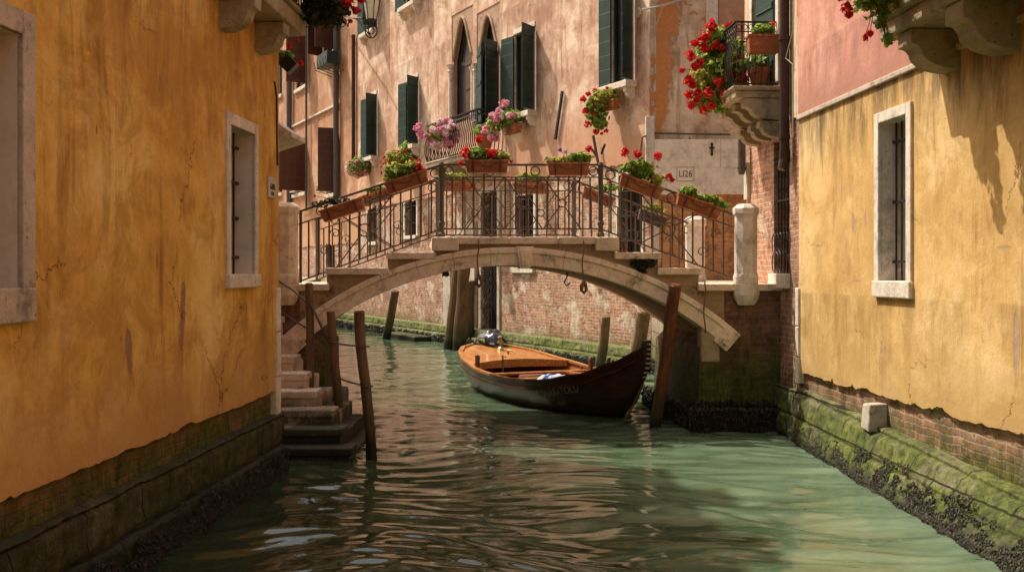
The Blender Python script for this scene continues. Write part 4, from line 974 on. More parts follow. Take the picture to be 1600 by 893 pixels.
TR=[('terracotta trough lowest on the left slope of the near railing',499,567,323,a1,'terra'),
    ('terracotta trough near the top of the left slope of the near railing',600,666,280,a1,'terra'),
    ('level terracotta trough with leafy green plant, left of the bridge crown',727,795,255,0,'terra'),
    ('level terracotta trough with purple flowers, right of the bridge crown',855,921,259,0,'terra'),
    ('terracotta trough near the top of the right slope under tall red geraniums',971,1037,287,-a2,'terra'),
    ('terracotta trough lowest on the right slope of the near railing',1060,1128,318,-a2,'terra')]
for lb,p0,p1,yc,an,mt in TR: trough(lb,X(p0),X(p1),yn,Z(yc-2)+.02,an,G1)
G2='troughs hung along the far bridge railing'
yf=16.62
TF=[('terracotta trough on the far railing, seen through the left bars beside the post',680,738,283,0,'terra'),
    ('terracotta trough on the far railing, seen through the bars near the bridge middle',803,858,288,0,'terra'),
    ('tilted terracotta trough on the far railing, seen just left of the right-hand post',913,962,303,-a2,'terra'),
    ('grey trough on the far railing slope, the only one that is not terracotta',1000,1042,336,-a2,'greypot'),
    ('tilted terracotta trough on the far railing, between the two sloping ones on the left',560,612,302,a1,'terra')]
for lb,p0,p1,yc,an,mt in TF: trough(lb,X(p0,yf),X(p1,yf),yf,Z(yc,yf)+.02,an,G2,mt)
GP='plants growing in the bridge troughs'
def tp(px,py,Y=yn): return (X(px,Y),Y,Z(py,Y))
plant('trailing_plant','sparse dark trailing plant in the lowest left trough of the bridge','plant',tp(533,320),[((-.06,0,.05),(.25,.08,.06),60,'leaf_dark'),((-.30,-.02,-.0),(.16,.05,.05),24,'leaf_dark')],[((-.36,-.02,.12),.022,'red'),((-.32,-.02,.2),.018,'red')],size=.04,seed=3,group=GP)
plant('trailing_plant','bright green plant with tiny red buds in the upper left trough of the bridge','plant',tp(633,278),[((-.05,0,.10),(.28,.09,.10),210),((-.18,-.02,.0),(.16,.06,.08),70,'leaf_yellow'),((.1,0,.16),(.14,.07,.08),70,'leaf_yellow')],[((.18,-.03,.14),.075,'red'),((.25,-.03,.10),.05,'red')],seed=4,group=GP,small=('red',26,(.3,.08,.12),(-.05,-.02,.15),.012))
plant('geranium_plant','leafy geranium with two red heads in the level trough left of the bridge crown','plant',tp(761,253),[((-.12,0,.09),(.16,.09,.10),180),((.18,0,.07),(.15,.08,.08),140,'leaf_yellow')],[((-.29,-.02,.11),.085,'red'),((.06,-.04,.11),.085,'red'),((-.10,-.02,.30),.06,'red'),((-.20,-.03,-.03),.05,'red'),((.33,-.03,.0),.028,'red'),((-.36,-.02,-.02),.04,'red')],seed=5,group=GP)
plant('geranium_plant','low plant with small purple flowers and one red head in a trough','plant',tp(888,257),[((-.12,0,.05),(.24,.08,.05),120,'leaf_yellow'),((.16,0,.08),(.18,.07,.08),130)],[((.28,-.02,.21),.055,'red'),((-.12,-.02,.20),.04,'violet'),((-.04,-.02,.17),.028,'violet'),((.05,-.02,.14),.03,'violet'),((.10,-.02,.10),.025,'violet'),((-.30,-.02,.09),.022,'violet')],seed=6,group=GP)
plant('geranium_plant','geranium with tall red heads in the upper right trough of the bridge','plant',tp(1004,280),[((-.05,0,.13),(.24,.10,.13),300),((.18,0,.0),(.14,.07,.08),70,'leaf_yellow')],[((-.25,-.02,.36),.07,'red'),((-.07,-.02,.34),.07,'red'),((.20,-.02,.31),.068,'red'),((.35,-.03,.03),.055,'red'),((.40,-.03,-.02),.04,'red')],seed=7,group=GP)
plant('ivy_geranium','low pale green ivy plant in the lowest right trough of the bridge','plant',tp(1094,312),[((-.17,0,.12),(.13,.08,.07),110),((.08,0,.02),(.2,.07,.05),130),((.28,-.02,-.07),(.12,.05,.05),60)],[],seed=8,group=GP)
plant('trailing_plant','pale green plant in the far railing trough left of the near post','plant',tp(708,281,yf),[((0,0,.05),(.28,.08,.07),110,'leaf_yellow')],[((.30,-.05,-.12),.06,'red'),((-.2,0,.14),.05,'red')],seed=9,group=GP)
plant('trailing_plant','yellow green plant in the far trough near the bridge middle','plant',tp(828,284,yf),[((0,0,.07),(.26,.08,.09),150,'leaf_yellow')],[((-.3,0,.06),.03,'red')],seed=10,group=GP)
plant('geranium_plant','geranium with small red heads in the far trough left of the right-hand post','plant',tp(940,298,yf),[((.1,0,.05),(.25,.08,.07),110)],[((-.05,-.02,.06),.05,'red'),((-.12,-.02,-.02),.035,'red'),((.12,0,.12),.04,'red')],seed=11,group=GP)
plant('trailing_plant','dry pinkish plant in the grey trough on the far railing','plant',tp(1022,330,yf),[((0,0,.05),(.2,.08,.08),90,'leaf_yellow')],[((.08,-.02,.07),.04,'red')],seed=12,group=GP)
plant('trailing_plant','thin green plant in the far trough between the left sloping ones','plant',tp(588,299,yf),[((0,0,.03),(.22,.07,.05),70)],[],seed=13,group=GP)

# ================================================================== plants on facades
def BFp(px,py,out=.4):  # world point standing 'out' metres in front of the far facade
    # the ray through (px,py) meets the plane shifted outwards
    c=13.91-out*math.sqrt(1+.25); Y=c*1600/(px)   # X=c-.5Y
    return at(px,py,Y)
def box_pot(label,p,L,rz,h=.2,d=.2,mat='terra',name='window_box'):
    t=thing(name,label,'planter',p,rz); b=MB()
    lv=[(L/2*.92,d/2*.8,-h),(L/2,d/2,-.03),(L/2+.012,d/2+.012,-.03),(L/2+.012,d/2+.012,0),(L/2-.01,d/2-.01,0),(L/2-.01,d/2-.01,-.03)]
    vs=[q for (a,c,z) in lv for q in ((-a,-c,z),(a,-c,z),(a,c,z),(-a,c,z))]; fs=[(3,2,1,0)]
    for k in range(len(lv)-1):
        for j in range(4): fs.append((k*4+j,k*4+(j+1)%4,(k+1)*4+(j+1)%4,(k+1)*4+j))
    fs.append((20,21,22,23)); b.add(vs,fs); b.build('pot',M[mat],t); 
    b=MB(); b.box(-L/2+.012,L/2-.012,-d/2+.012,d/2-.012,-.045,-.025); b.build('soil',M['soil'],t); return t
def round_pot(label,p,r,h,mat='terra'):
    t=thing('flower_pot',label,'flower pot',p); b=MB(); b.lathe([(r*.62,0),(r*.9,h*.78),(r*1.02,h*.79),(r*1.04,h),(r*.93,h),(r*.9,h*.9)],(0,0,0),20); b.build('pot',M[mat],t)
    b=MB(); b.lathe([(r*.88,h*.88),(r*.88,h*.9)],(0,0,0),16); b.build('soil',M['soil'],t); return t
# 1 pale pink petunias
def heads_cloud(n,rad,r,mats,seed,off=(0,0,0)):
    rnd=random.Random(seed); out=[]
    for k in range(n):
        while True:
            p=Vector((rnd.uniform(-1,1),rnd.uniform(-1,.3),rnd.uniform(-1,1)))
            if .45<p.length<=1: break
        out.append(((off[0]+p.x*rad[0],off[1]+p.y*rad[1],off[2]+p.z*rad[2]),r*rnd.uniform(.75,1.2),rnd.choice(mats)))
    return out
p=BFp(562,262,.35); box_pot('small window box under the pale pink flowers left of the bridge',p+Vector((0,0,-.15)),.6,aB)
plant('petunia_plant','round bush of pale pink and white flowers, lowest of the facade flowers','plant',p,[((0,-.1,.05),(.5,.3,.36),300)],heads_cloud(34,(.55,.35,.38),.085,['palepink','palepink','pink'],21),size=.09,seed=21)
p=BFp(628,255,.4); box_pot('terracotta window box under the orange and red flowers',p+Vector((.1,0,-.1)),.8,aB)
plant('nasturtium_plant','wide yellow green bush with small orange flowers above the left slope','plant',p,[((-.15,-.1,.15),(.45,.3,.30),260,'leaf_yellow'),((.25,-.1,.05),(.4,.3,.26),220),((.1,0,.5),(.18,.18,.25),70)],heads_cloud(10,(.5,.35,.3),.05,['orange','red','red'],22,(-.15,-.1,.1)),size=.09,seed=22,small=('red',34,(.55,.2,.32),(-.1,-.15,.12),.03))
p=BFp(690,208,1.0)
plant('petunia_plant','mass of bright pink petunias spilling over the front of the belly balcony','plant',p,[((0,0,0),(.5,.3,.35),200)],heads_cloud(38,(.62,.4,.42),.12,['pink','pink','palepink'],23,(.05,-.05,-.02))+heads_cloud(8,(.3,.2,.22),.11,['pink'],24,(-.5,0,.05)),size=.09,seed=23)
p=BFp(791,186,.55); box_pot('window box under the pink geraniums beside the belly balcony',BFp(801,197,.42),.75,aB)
plant('geranium_plant','pink geranium bush at the window sill right of the belly balcony','plant',p,[((.1,0,0),(.42,.3,.26),230),((-.3,0,-.15),(.25,.2,.3),70)],heads_cloud(26,(.5,.35,.28),.085,['pink','palepink'],25)+heads_cloud(14,(.28,.25,.34),.08,['pink'],26,(-.38,0,-.22))+[((-.05,0,.42),.13,'pink')],size=.085,seed=25)
p=BFp(757,236,.6); round_pot('terracotta pot standing on the belly balcony',p,.26,.42)
plant('balcony_plant','small green plant in the terracotta pot on the belly balcony','plant',p+Vector((0,0,.42)),[((0,0,.14),(.36,.3,.16),130)],[((-.12,-.1,.12),.07,'red')],size=.08,seed=27)
p=BFp(940,163,.45); box_pot('window box half hidden under the cascading red geranium',BFp(952,158,.30),.7,aB)
plant('geranium_plant','cascading red geranium hanging from the sill of the tall window right of centre','plant',p,[((.05,0,.12),(.36,.25,.22),280,'leaf_yellow'),((-.12,0,-.12),(.28,.2,.3),170),((-.05,0,-.42),(.2,.16,.16),120)],
   [((-.42,-.05,.10),.085,'red'),((-.30,-.05,.22),.07,'red'),((-.16,-.05,.30),.06,'red'),((-.38,-.05,-.16),.08,'red'),((-.22,-.08,-.05),.07,'red'),((-.20,-.08,-.22),.08,'red'),((-.32,-.05,-.46),.085,'red'),((-.10,-.08,-.36),.05,'red'),((-.12,-.05,-.62),.08,'red'),((.10,-.05,-.60),.06,'red'),((.12,0,.36),.05,'red'),((.02,-.08,.18),.06,'orange'),((.18,-.08,.12),.05,'orange'),((0,-.05,-.66),.045,'red')],size=.08,seed=28)
# cactus-like iron hook on the wall
b=MB(); q0=BFp(935,258,.12); q1=BFp(927,212,.12); q2=BFp(940,240,.12); q3=BFp(945,226,.2); b.tube([q0,(q0+q1)/2,q1],.035,6); b.tube([q2,q3],.03,6); b.tube([BFp(932,244,.12),BFp(925,233,.18)],.028,6)
tag(b.build('forked_hook',M['iron']),'dark forked iron hook on the salmon wall behind the bridge railing','hook')

# ---- street lamp
LQ=at(580,22,31.0)
lamp=thing('street_lamp','old iron street lantern with pale panes on a scrolled bracket at the top left','street lamp',LQ)
s=.62
b=MB(); b.lathe([(.10,-.25),(.14,-.22),(.16,-.19)],(0,0,0),6); 
for k in range(6):
    a=k*math.pi/3; b.bar((.16*math.cos(a),.16*math.sin(a),-.20),(.27*math.cos(a),.27*math.sin(a),.42),.022)
for r_,z_ in ((.165,-.18),(.27,.42)):
    for k in range(6):
        a=k*math.pi/3; c=a+math.pi/3; b.bar((r_*math.cos(a),r_*math.sin(a),z_),(r_*math.cos(c),r_*math.sin(c),z_),.02)
b.lathe([(.30,.43),(.16,.58),(.14,.66),(.05,.72),(.02,.85)],(0,0,0),6); fr=b.build('frame',M['iron'],lamp)
b=MB(); b.lathe([(.145,-.19),(.25,.42)],(0,0,0),6); b.build('lantern_glass',M['lampglass'],lamp)
b=MB(); b.tube([(0,0,-.25),(0,0,-.34)],.03,6); b.ring((0,0,-.52),.18,.022,'y',18,6,1.15); b.ring((0,0,-.50),.09,.02,'y',14,6,1.2)
ex=BFp(531,26,.25)-LQ; b.tube([(-.02,0,-.36),Vector((-.3,0,-.12)),Vector((-.55,.3,-.06)),ex*.7+Vector((0,0,-.03)),ex],.022,6)
b.tube([Vector((-.52,.3,-.07)),Vector((-.36,.15,-.22)),Vector((-.2,0,-.45)),Vector((0,0,-.7))],.018,6)
b.ring(ex+Vector((.1,-.1,-.25)),.18,.02,'y',16,5); b.build('bracket',M['iron'],lamp)

# ---- dark window box at upper left and hanging pot
p=BFp(512,95,.5)
t=thing('window_box','dark green metal window box resting on wire brackets at the upper left','planter',p,aB)
b=MB(); b.box(-.75,.75,-.25,.25,-.25,.28); b.build('box',M['green_box'],t,bevel=.02)
b=MB()
for k in range(5): b.tube([(-.8+k*.4,.45,-.5),(-.7+k*.4,-.3,-.3),(-.75+k*.4,-.35,0)],.018,5)
b.build('bracket',M['pipe_grey'],t)
yh=11.35; p=at(451,101,yh)
t=thing('hanging_pot','small square black pot hanging by one corner from the far end of the ochre house','flower pot',p)
b=MB(); Mx=Matrix.Rotation(R(45),4,'Y'); b.box(-.075,.075,-.07,.07,-.075,.075,Mx); b.build('pot',M['black'],t,bevel=.008)
b=MB(); b.tube([(0,0,.1),(.02,0,.30),(-.1,0,.37)],.004,4); b.build('wire',M['iron'],t)
plant('geranium_plant','small red geranium growing out of the hanging black pot','plant',p+Vector((0,0,.07)),[((-.06,0,.03),(.12,.08,.06),60,'leaf'),((-.14,.02,.0),(.08,.06,.08),30,'leaf_dark')],[((.01,-.03,.13),.038,'red'),((.10,-.02,.19),.022,'red'),((.14,-.02,-.06),.034,'red')],size=.04,seed=31)
b=MB(); b.tube([at(446,52,11.1),at(470,45,11.1),at(492,38,11.1)],.008,5); b.tube([at(456,50,11.1),at(455,44,11.1),at(459,40,11.1),at(463,44,11.1)],.008,5)
tag(b.build('plant_hook',M['iron']),'thin iron hook arm sticking out below the left balcony flowers','hook')
# geraniums on the left balcony
p=at(480,-10,10.7)
box_pot('terracotta window box on the balcony rail of the ochre house',Vector((-2.28,10.45,5.25)),1.0,aL)
plant('geranium_plant','dark trailing geranium with deep red heads spilling from the balcony at the top left','plant',Vector((-1.99,10.75,4.90)),
  [((-.05,0,.0),(.22,.25,.17),360,'leaf_dark'),((.16,0,.04),(.2,.2,.12),170,'leaf_dark'),((.06,.0,-.11),(.22,.18,.10),150,'leaf_dark',.028),((-.12,-.4,.16),(.2,.4,.15),260,'leaf_dark')],
  [((.27,-.1,.05),.062,'red'),((.36,-.05,-.02),.052,'red'),((.42,-.05,.10),.06,'red'),((.24,-.08,.14),.06,'red'),((.30,-.05,-.13),.03,'red'),((.12,-.1,.16),.05,'red')],size=.042,seed=32)
# ---- right top balcony geranium
p=Vector((3.22,9.05,4.62))
box_pot('terracotta window box inside the right-hand balcony rail',Vector((3.6,8.9,4.9)),.8,aR)
plant('geranium_plant','geranium with scarlet heads trailing down in front of the rose plaster at the top right','plant',p,
  [((-.02,.1,.06),(.20,.2,.22),420),((.05,0,-.02),(.13,.14,.16),160,'leaf_yellow'),((.06,0,-.22),(.06,.05,.10),46),((.10,-.02,-.42),(.05,.04,.06),26)],
  [((-.24,0,.06),.065,'red'),((-.29,0,-.03),.062,'red'),((-.22,0,.0),.05,'red'),((-.27,0,-.14),.055,'red'),((-.24,0,-.20),.045,'red'),((-.07,-.03,-.37),.040,'red'),((-.11,-.03,-.41),.032,'red'),((.16,-.12,.05),.065,'red'),((-.18,0,.13),.06,'red')],size=.044,seed=33)

# ---- flower balcony on the brick house
G3='geraniums on the flower balcony of the brick house'
p=at(1192,56,13.82); box_pot('terracotta trough hung on the end rail of the flower balcony',p,.42,0,.24,.2)
plant('geranium_plant','green plant with one red head in the trough on the flower balcony end','plant',p,[((0,0,.08),(.17,.09,.09),130)],[((.13,0,.15),.045,'red')],size=.045,seed=41)
p=at(1191,144,14.3); round_pot('large round terracotta pot standing inside the flower balcony',p,.20,.32,'terra')
plant('balcony_plant','leafy pale plant in the round pot behind the balcony bars','plant',p+Vector((0,0,.30)),[((0,0,.10),(.26,.15,.13),170)],[],size=.055,seed=42)
p=at(1141,100,14.9); box_pot('small terracotta box at the far corner of the flower balcony',p+Vector((.08,-.25,-.02)),.34,R(80),.2,.2)
def hp(px,py,Y=14.45,r=.065): v=at(px,py,Y)-p; return (tuple(v),r*1.04,'red')
plant('geranium_plant','large red geranium bush cascading from the far corner of the flower balcony','plant',p,
  [((-.06,-.2,.10),(.26,.22,.24),420),((-.28,-.15,-.05),(.26,.24,.30),420,'leaf'),((-.34,-.2,-.24),(.20,.2,.26),330,'leaf_yellow'),((-.30,-.15,-.55),(.30,.2,.20),420),((-.02,-.4,-.42),(.26,.2,.22),260),((-.38,-.1,.18),(.14,.15,.16),170),((-.30,-.3,.35),(.18,.15,.16),150),((-.5,-.1,-.2),(.14,.15,.2),110,'leaf_yellow'),((-.1,-.5,-.1),(.2,.15,.2),160,'leaf')],
  [hp(1111,42,r=.09),hp(1140,40,r=.07),hp(1103,58,r=.075),hp(1094,66,r=.08),hp(1085,68),hp(1102,76),hp(1079,88,r=.085),hp(1087,104,r=.085),hp(1093,97),hp(1075,126,r=.08),hp(1082,133,r=.07),hp(1077,148,r=.07),hp(1090,146,r=.07),hp(1089,156,r=.07),hp(1081,164,r=.07),hp(1107,146,r=.075),hp(1137,158,r=.065),hp(1125,128,r=.08),hp(1158,124,14.4,.085),hp(1153,92,14.4,.08),hp(1141,114,14.4,.075),hp(1118,70,r=.065),hp(1147,142,14.4,.05),hp(1112,165,r=.07),hp(1098,172),hp(1128,75),hp(1066,110,r=.05),hp(1130,145,r=.06)],size=.05,seed=43,group=None)

plant('geranium_plant','unseen leafy bush added outside the balcony rail to shadow the yellow wall','plant',Vector((3.2,8.1,4.95)),  # bush added above the view to cast leaf shadow on the wall
  [((-.15,.45,.05),(.30,.35,.30),900),((-.20,-.35,.0),(.30,.45,.3),1000),((-.38,.35,-.16),(.16,.32,.2),500),((-.42,-.35,-.2),(.18,.4,.2),600),((-.1,-1.0,0),(.3,.4,.3),700)],
  [((-.4,.2,.3),.06,'red'),((-.4,-.3,.3),.06,'red')],size=.05,seed=51)
# ================================================================== piles, stair, ladder poles
def pile(name,label,base,top,r0,r1,mat,group=None,bend=.0,cat='mooring post',zb=-1.2):
    base=Vector(base); top=Vector(top); d=(top-base)
    lo=base+d*((zb-base.z)/d.z)
    b=MB(); pts=[]; rs=[]; n=14; L=(top-lo).length
    for i in range(n+1):
        t=i/n; q=lo.lerp(top,t); k=mnoise.noise(Vector((q.z*1.7,base.x*3,base.y)))*.03+bend*math.sin(t*math.pi)
        pts.append(q+Vector((k,0,0))); rs.append((r0+(r1-r0)*t)*(1+.08*mnoise.noise(Vector((q.z*5,base.x,7)))))
    rs.append(rs[-1]*.8); pts.append(pts[-1]+d.normalized()*r1*.25)
    b.tube(pts,rs,12); return tag(b.build(name,M[mat],smooth=False),label,cat,group)
M['pile_lit']=wood('pile_wood_sunlit',(.30,.19,.10),(.16,.09,.045),wetz=.42,seed=1)
M['pile']=wood('pile_wood',(.25,.14,.075),(.12,.065,.035),wetz=.45,seed=2)
M['pile_red']=wood('pile_wood_red',(.23,.085,.035),(.10,.035,.018),wetz=.25,seed=3)
def wat(px,Y): return Vector(((px-800)*Y/1600,Y,0))
pile('mooring_post','thick reddish mooring post leaning against the right end of the arch',wat(1024,14.25),at(1056,446,13.72),.085,.085,'pile_red')
pile('mooring_post','short rough mooring post standing in the water right of the boat',wat(936,21.3),at(948,495,21.0),.14,.09,'pile_lit')
pile('mooring_post','pale mooring post leaning right, next to the far right quay',wat(989,20.6),at(1006,487,20.2),.14,.14,'pile_lit')
pile('mooring_post','single slim mooring post leaning right under the left half of the arch',wat(604,33),at(618,455,32.5),.13,.13,'pile')
pile('mooring_post','left one of the two close mooring posts beside the water door',wat(703,28.6),at(719,405,28.2),.19,.17,'pile')
pile('mooring_post','right one of the two close mooring posts beside the water door',wat(716,28.2),at(726,408,27.9),.18,.16,'pile')
pile('mooring_post','dark upright post half hidden behind the pair beside the water door',wat(731,29.6),at(735,440,29.6),.16,.15,'pile')
# stair into the water
ST=thing('water_stair','worn stone steps going down into the water beside the ochre house','stairs',(0,0,0))
for k,(yf_,xr,zt_) in enumerate(((11.7,-1.83,.14),(12.02,-1.99,.31),(12.34,-2.15,.49),(12.66,-2.42,.68),(12.98,-2.60,.87),(13.30,-2.82,1.06),(13.62,-3.0,1.3),(13.85,-3.1,1.55))):
    b=MB(); b.box(-3.6,xr-.03,yf_+.03,14.0,(zt_-.6) if k else -.9,zt_-.09); b.box(-3.6,xr,yf_,yf_+.42 if k<7 else 14,zt_-.095,zt_); b.build('step',M['stone_stair'],ST,bevel=.02)
g='wooden posts around the water stair'
pile('stair_post','short wooden post at the head of the water stair',Vector((-2.64,13.35,0)),at(482,443,13.35),.055,.05,'pile',zb=.6,cat='post')
P1=pile('ladder_post','farther and slimmer wooden post of the pair joined by iron rungs',wat(531,13.3),at(517,487,13.2),.065,.055,'pile',cat='post')
P2=pile('ladder_post','nearer tall wooden post of the pair joined by iron rungs',wat(579,11.75),at(561,487,11.75),.065,.06,'pile',cat='post')
for (a,c,nm) in ((at(517,534,13.2),at(568,541,11.72),'upper'),(at(522,588,13.25),at(573,603,11.72),'lower')):
    b=MB(); b.tube([a,a.lerp(c,.5)+Vector((0,0,-.01)),c,c+(c-a).normalized()*.06],.012,6); b.ring(c,.07,.008,'z',12,5); tag(b.build('iron_rung',M['rail']),f'{nm} iron rung joining the two wooden posts by the stair','rung')
b=MB(); b.tube([at(431,436,13.9),at(456,452,13.6),at(477,470,13.35)],.012,6); tag(b.build('handrail',M['rail']),'upper iron handrail rod over the water stair','handrail')
b=MB(); b.tube([at(431,482,13.9),at(456,498,13.6),at(480,513,13.35)],.012,6); tag(b.build('handrail',M['rail']),'lower iron handrail rod over the water stair','handrail')
b=MB(); b.tube([at(485,474,13.3),at(500,505,13.3),at(516,540,13.25)],.016,6); tag(b.build('handrail',M['pipe_grey']),'grey metal rod slanting from the stair post to the farther ladder post','handrail')
# ropes hanging from the bridge
def rope(label,px,y0,y1,Y=13.86,knot=True):
    b=MB(); n=9; pts=[at(px+1.5*math.sin(i*.9),y0+(y1-y0)*i/n,Y) for i in range(n+1)]; b.tube(pts,.011,6)
    if knot: 
        e=pts[-1]; b.tube([e,e+Vector((-.03,-.01,-.03)),e+Vector((-.035,0,-.10)),e+Vector((0,0,-.13)),e+Vector((.035,0,-.09)),e+Vector((.02,0,-.02)),e+Vector((-.01,-.02,.03))],[.022,.03,.022,.026,.02,.026,.02],6)
    tag(b.build('rope',M['rope'],smooth=True),label,'rope')
rope('knotted rope hanging from the left half of the bridge',747,372,432); rope('rope hanging right of the keystone, ending in a knot',911,372,442); rope('thin rope without knot hanging by the right end of the bridge',1101,440,520,knot=False)
b=MB(); c=at(886,440,15.0); b.tube([c+Vector((0,0,.2)),c+Vector((0,0,.06)),c+Vector((-.045,0,0)),c+Vector((-.01,0,-.06)),c+Vector((.04,0,-.02))],.012,6); tag(b.build('iron_hook',M['iron']),'small iron hook hanging under the arch vault','hook')

# moss tufts growing on the bridge masonry
b=MB()
for (px,py,rx,rz,n) in ((997,408,.13,.10,260),(1003,420,.07,.12,160),(1016,410,.10,.08,140),(697,428,.05,.04,60)): leaf_cloud(b,at(px,py,13.96),(rx,.05,rz),n,.022,seed=int(px))
tag(b.build('moss_tuft',M['leaf_dark'],fixn=False),'dark moss and weeds growing out of the bridge joints','moss',kind='stuff')

# ================================================================== the boat
BO=Vector((-.62,20.3,0)); BE=Vector((1.90,14.45,0)); BL_=(BE-BO).length; ab=math.atan2(BE.y-BO.y,BE.x-BO.x)
M['hull']=wood('hull_varnish_dark',(.085,.034,.018),(.04,.019,.012),axis=0,rough=.28,seed=5,grain=10,coat=.4,seams=(2,6.5,.6))
M['varnish']=wood('varnished_orange_wood',(.56,.25,.075),(.34,.12,.03),axis=0,rough=.35,seed=6,grain=16,coat=.45,seams=(1,7.0,.55))
M['varnish_in']=wood('inner_red_wood',(.40,.11,.03),(.22,.05,.015),axis=0,rough=.45,seed=7,grain=14,coat=.3)
M['rim']=wood('dark_rim_wood',(.16,.055,.025),(.07,.022,.012),axis=0,rough=.3,seed=8,grain=14,coat=.5)
boat=thing('wooden_boat','varnished wooden rowing boat with dark hull and orange deck floating under the bridge','boat',BO,ab)
import bisect
def interp(tab,s):
    for (a,va),(c,vc) in zip(tab,tab[1:]):
        if s<=c: 
            t=(s-a)/(c-a); t=t*t*(3-2*t)*.35+t*.65
            return va+(vc-va)*t
    return tab[-1][1]
beam=[(0,.04),(.015,.26),(.05,.52),(.12,.74),(.22,.92),(.38,1.05),(.52,1.06),(.66,.94),(.78,.70),(.88,.38),(.95,.17),(1,.035)]
sheer=[(0,.72),(.1,.65),(.25,.53),(.42,.44),(.58,.42),(.72,.46),(.84,.62),(.92,.82),(1,1.06)]
keel=[(0,.22),(.04,.02),(.1,-.10),(.3,-.18),(.7,-.16),(.85,-.04),(.91,.14),(.96,.42),(1,.86)]
S=[0,.006,.015,.03,.05,.08,.12]+[.16+.03*i for i in range(20)]+[.755,.78,.80,.82,.84,.86,.88,.90,.915,.93,.945,.96,.97,.98,.99,1]
S=sorted(set(S))
def section(s,side,inset=0):
    bm_,sh,kl=interp(beam,s),interp(sheer,s),interp(keel,s); bm_=max(.012,bm_-inset); h=sh-kl
    pts=[(0,kl+inset),(.30,kl+.03+inset),(.58,kl+.10*h+.02+inset),(.76,kl+.28*h),(.88,kl+.52*h),(.96,kl+.78*h),(1.0,sh)]
    return [(s*BL_ + (.0 if s<.5 else 0), side*bm_*w, z) for w,z in pts]
def hullmesh(inset,mat,name,parent,s0=0,s1=1):
    vs=[];ss_=[s for s in S if s0<=s<=s1]; k=13
    for s in ss_:
        L=section(s,1,inset)[::-1]; Rr=section(s,-1,inset)[1:]; vs+=L+Rr
    b=MB(); fs=[(i*k+j,i*k+j+1,(i+1)*k+j+1,(i+1)*k+j) for i in range(len(ss_)-1) for j in range(k-1)]
    b.add(vs,fs); b.add([vs[j] for j in range(k)],[tuple(range(k))]); return b.build(name,M[mat],parent,smooth=True)
hullmesh(0,'hull','hull',boat); hullmesh(.035,'varnish_in','inner_planking',boat,.03,.97)
# rim (gunwale): light at stern, dark at bow
def rim(s0,s1,mat,w=.07,h=.035,dz=0.0,name='gunwale',off=0.0):
    ss_=[s for s in S if s0<=s<=s1]
    for side in (1,-1):
        b=MB(); vs=[]
        for s in ss_:
            bm_=interp(beam,s); z=interp(sheer,s)+dz; o_=bm_+.02+off; i_=max(.0,bm_-w+off)
            x=s*BL_
            vs+=[(x,side*o_,z-.0),(x,side*o_,z+h),(x,side*i_,z+h),(x,side*i_,z)]
        fs=[(i*4+j,i*4+(j+1)%4,(i+1)*4+(j+1)%4,(i+1)*4+j) for i in range(len(ss_)-1) for j in range(4)]
        b.add(vs,fs); b.build(name,M[mat],boat,smooth=False)
rim(0,.50,'varnish'); rim(.48,1,'rim',w=.06)
rim(.02,.98,'rim',w=-.012,h=.03,dz=-.13,name='rubbing_strake',off=.0)
# stern deck
b=MB(); ss_=[s for s in S if .01<=s<=.281]; vs=[]
for s in ss_:
    bm_=interp(beam,s)-.05; z=interp(sheer,s)-.0
    for k in range(9):
        v=-1+k/4; vs.append((s*BL_,v*bm_,z+.035*(1-v*v)))
b.add(vs,[(i*9+j,i*9+j+1,(i+1)*9+j+1,(i+1)*9+j) for i in range(len(ss_)-1) for j in range(8)]); dk=b.build('stern_deck',M['varnish'],boat,smooth=True)
b=MB(); s=.28; bm_=interp(beam,s)-.05; z=interp(sheer,s)
n=12; top=[]; low=[]
for k in range(n+1):
    v=-1+2*k/n; xx=s*BL_+.22*(v*v)-.0; top.append((xx,v*bm_,z+.045*(1-v*v)+.01)); low.append((xx,v*bm_,z-.09))
vs=top+low+[(x-.03,y,z) for x,y,z in top]+[(x-.03,y,z) for x,y,z in low]; m_=n+1
fs=[]
for k in range(n): fs+=[(k,k+1,m_+k+1,m_+k),(2*m_+k,3*m_+k,3*m_+k+1,2*m_+k+1),(k,2*m_+k,2*m_+k+1,k+1),(m_+k,m_+k+1,3*m_+k+1,3*m_+k)]
b.add(vs,fs); b.build('deck_beam',M['varnish'],boat)
# corner pieces joining the deck beam
for sd in (-1,1):
    b=MB(); x0=.28*BL_; x1=.32*BL_; w0=interp(beam,.28)-.05
    b.prism([(x0-.05,sd*(w0+.0)),(x0-.05,sd*(w0-.35)),(x0+.1,sd*(w0-.1)),(x1,sd*(w0+.02))],'z',z-.01,z+.022)
    b.build('deck_corner',M['varnish'],boat)
# floor, ribs, thwarts
b=MB(); b.prism([(.3*BL_,-.5),(.3*BL_,.5),(.80*BL_,.38),(.86*BL_,.12),(.86*BL_,-.12),(.80*BL_,-.38)],'z',-.03,.0); b.build('floorboard',M['varnish_in'],boat)
for i in range(15):
    s=.38+.034*i
    for side in (1,-1):
        P_=section(s,side,.04)[2:]; b=MB(); b.tube([(x,y-.012*side,z) for x,y,z in P_],.017,5); b.build('rib',M['varnish'],boat)
for side in (1,-1):
    b=MB(); pts=[(s*BL_,side*(interp(beam,s)-.075),interp(sheer,s)-.10) for s in [.36+.04*i for i in range(14)]]
    for p_,q_ in zip(pts,pts[1:]): b.bar(p_,q_,.03,.05)
    b.build('inner_stringer',M['varnish'],boat)
for s,w in ((.42,.14),(.54,.13),(.66,.14),(.77,.16)):
    b=MB(); bm_=interp(beam,s)-.06; z=interp(sheer,s)-.055; b.box(s*BL_-w/2,s*BL_+w/2,-bm_,bm_,z,z+.035); b.build('thwart',M['varnish'],boat,bevel=.008)
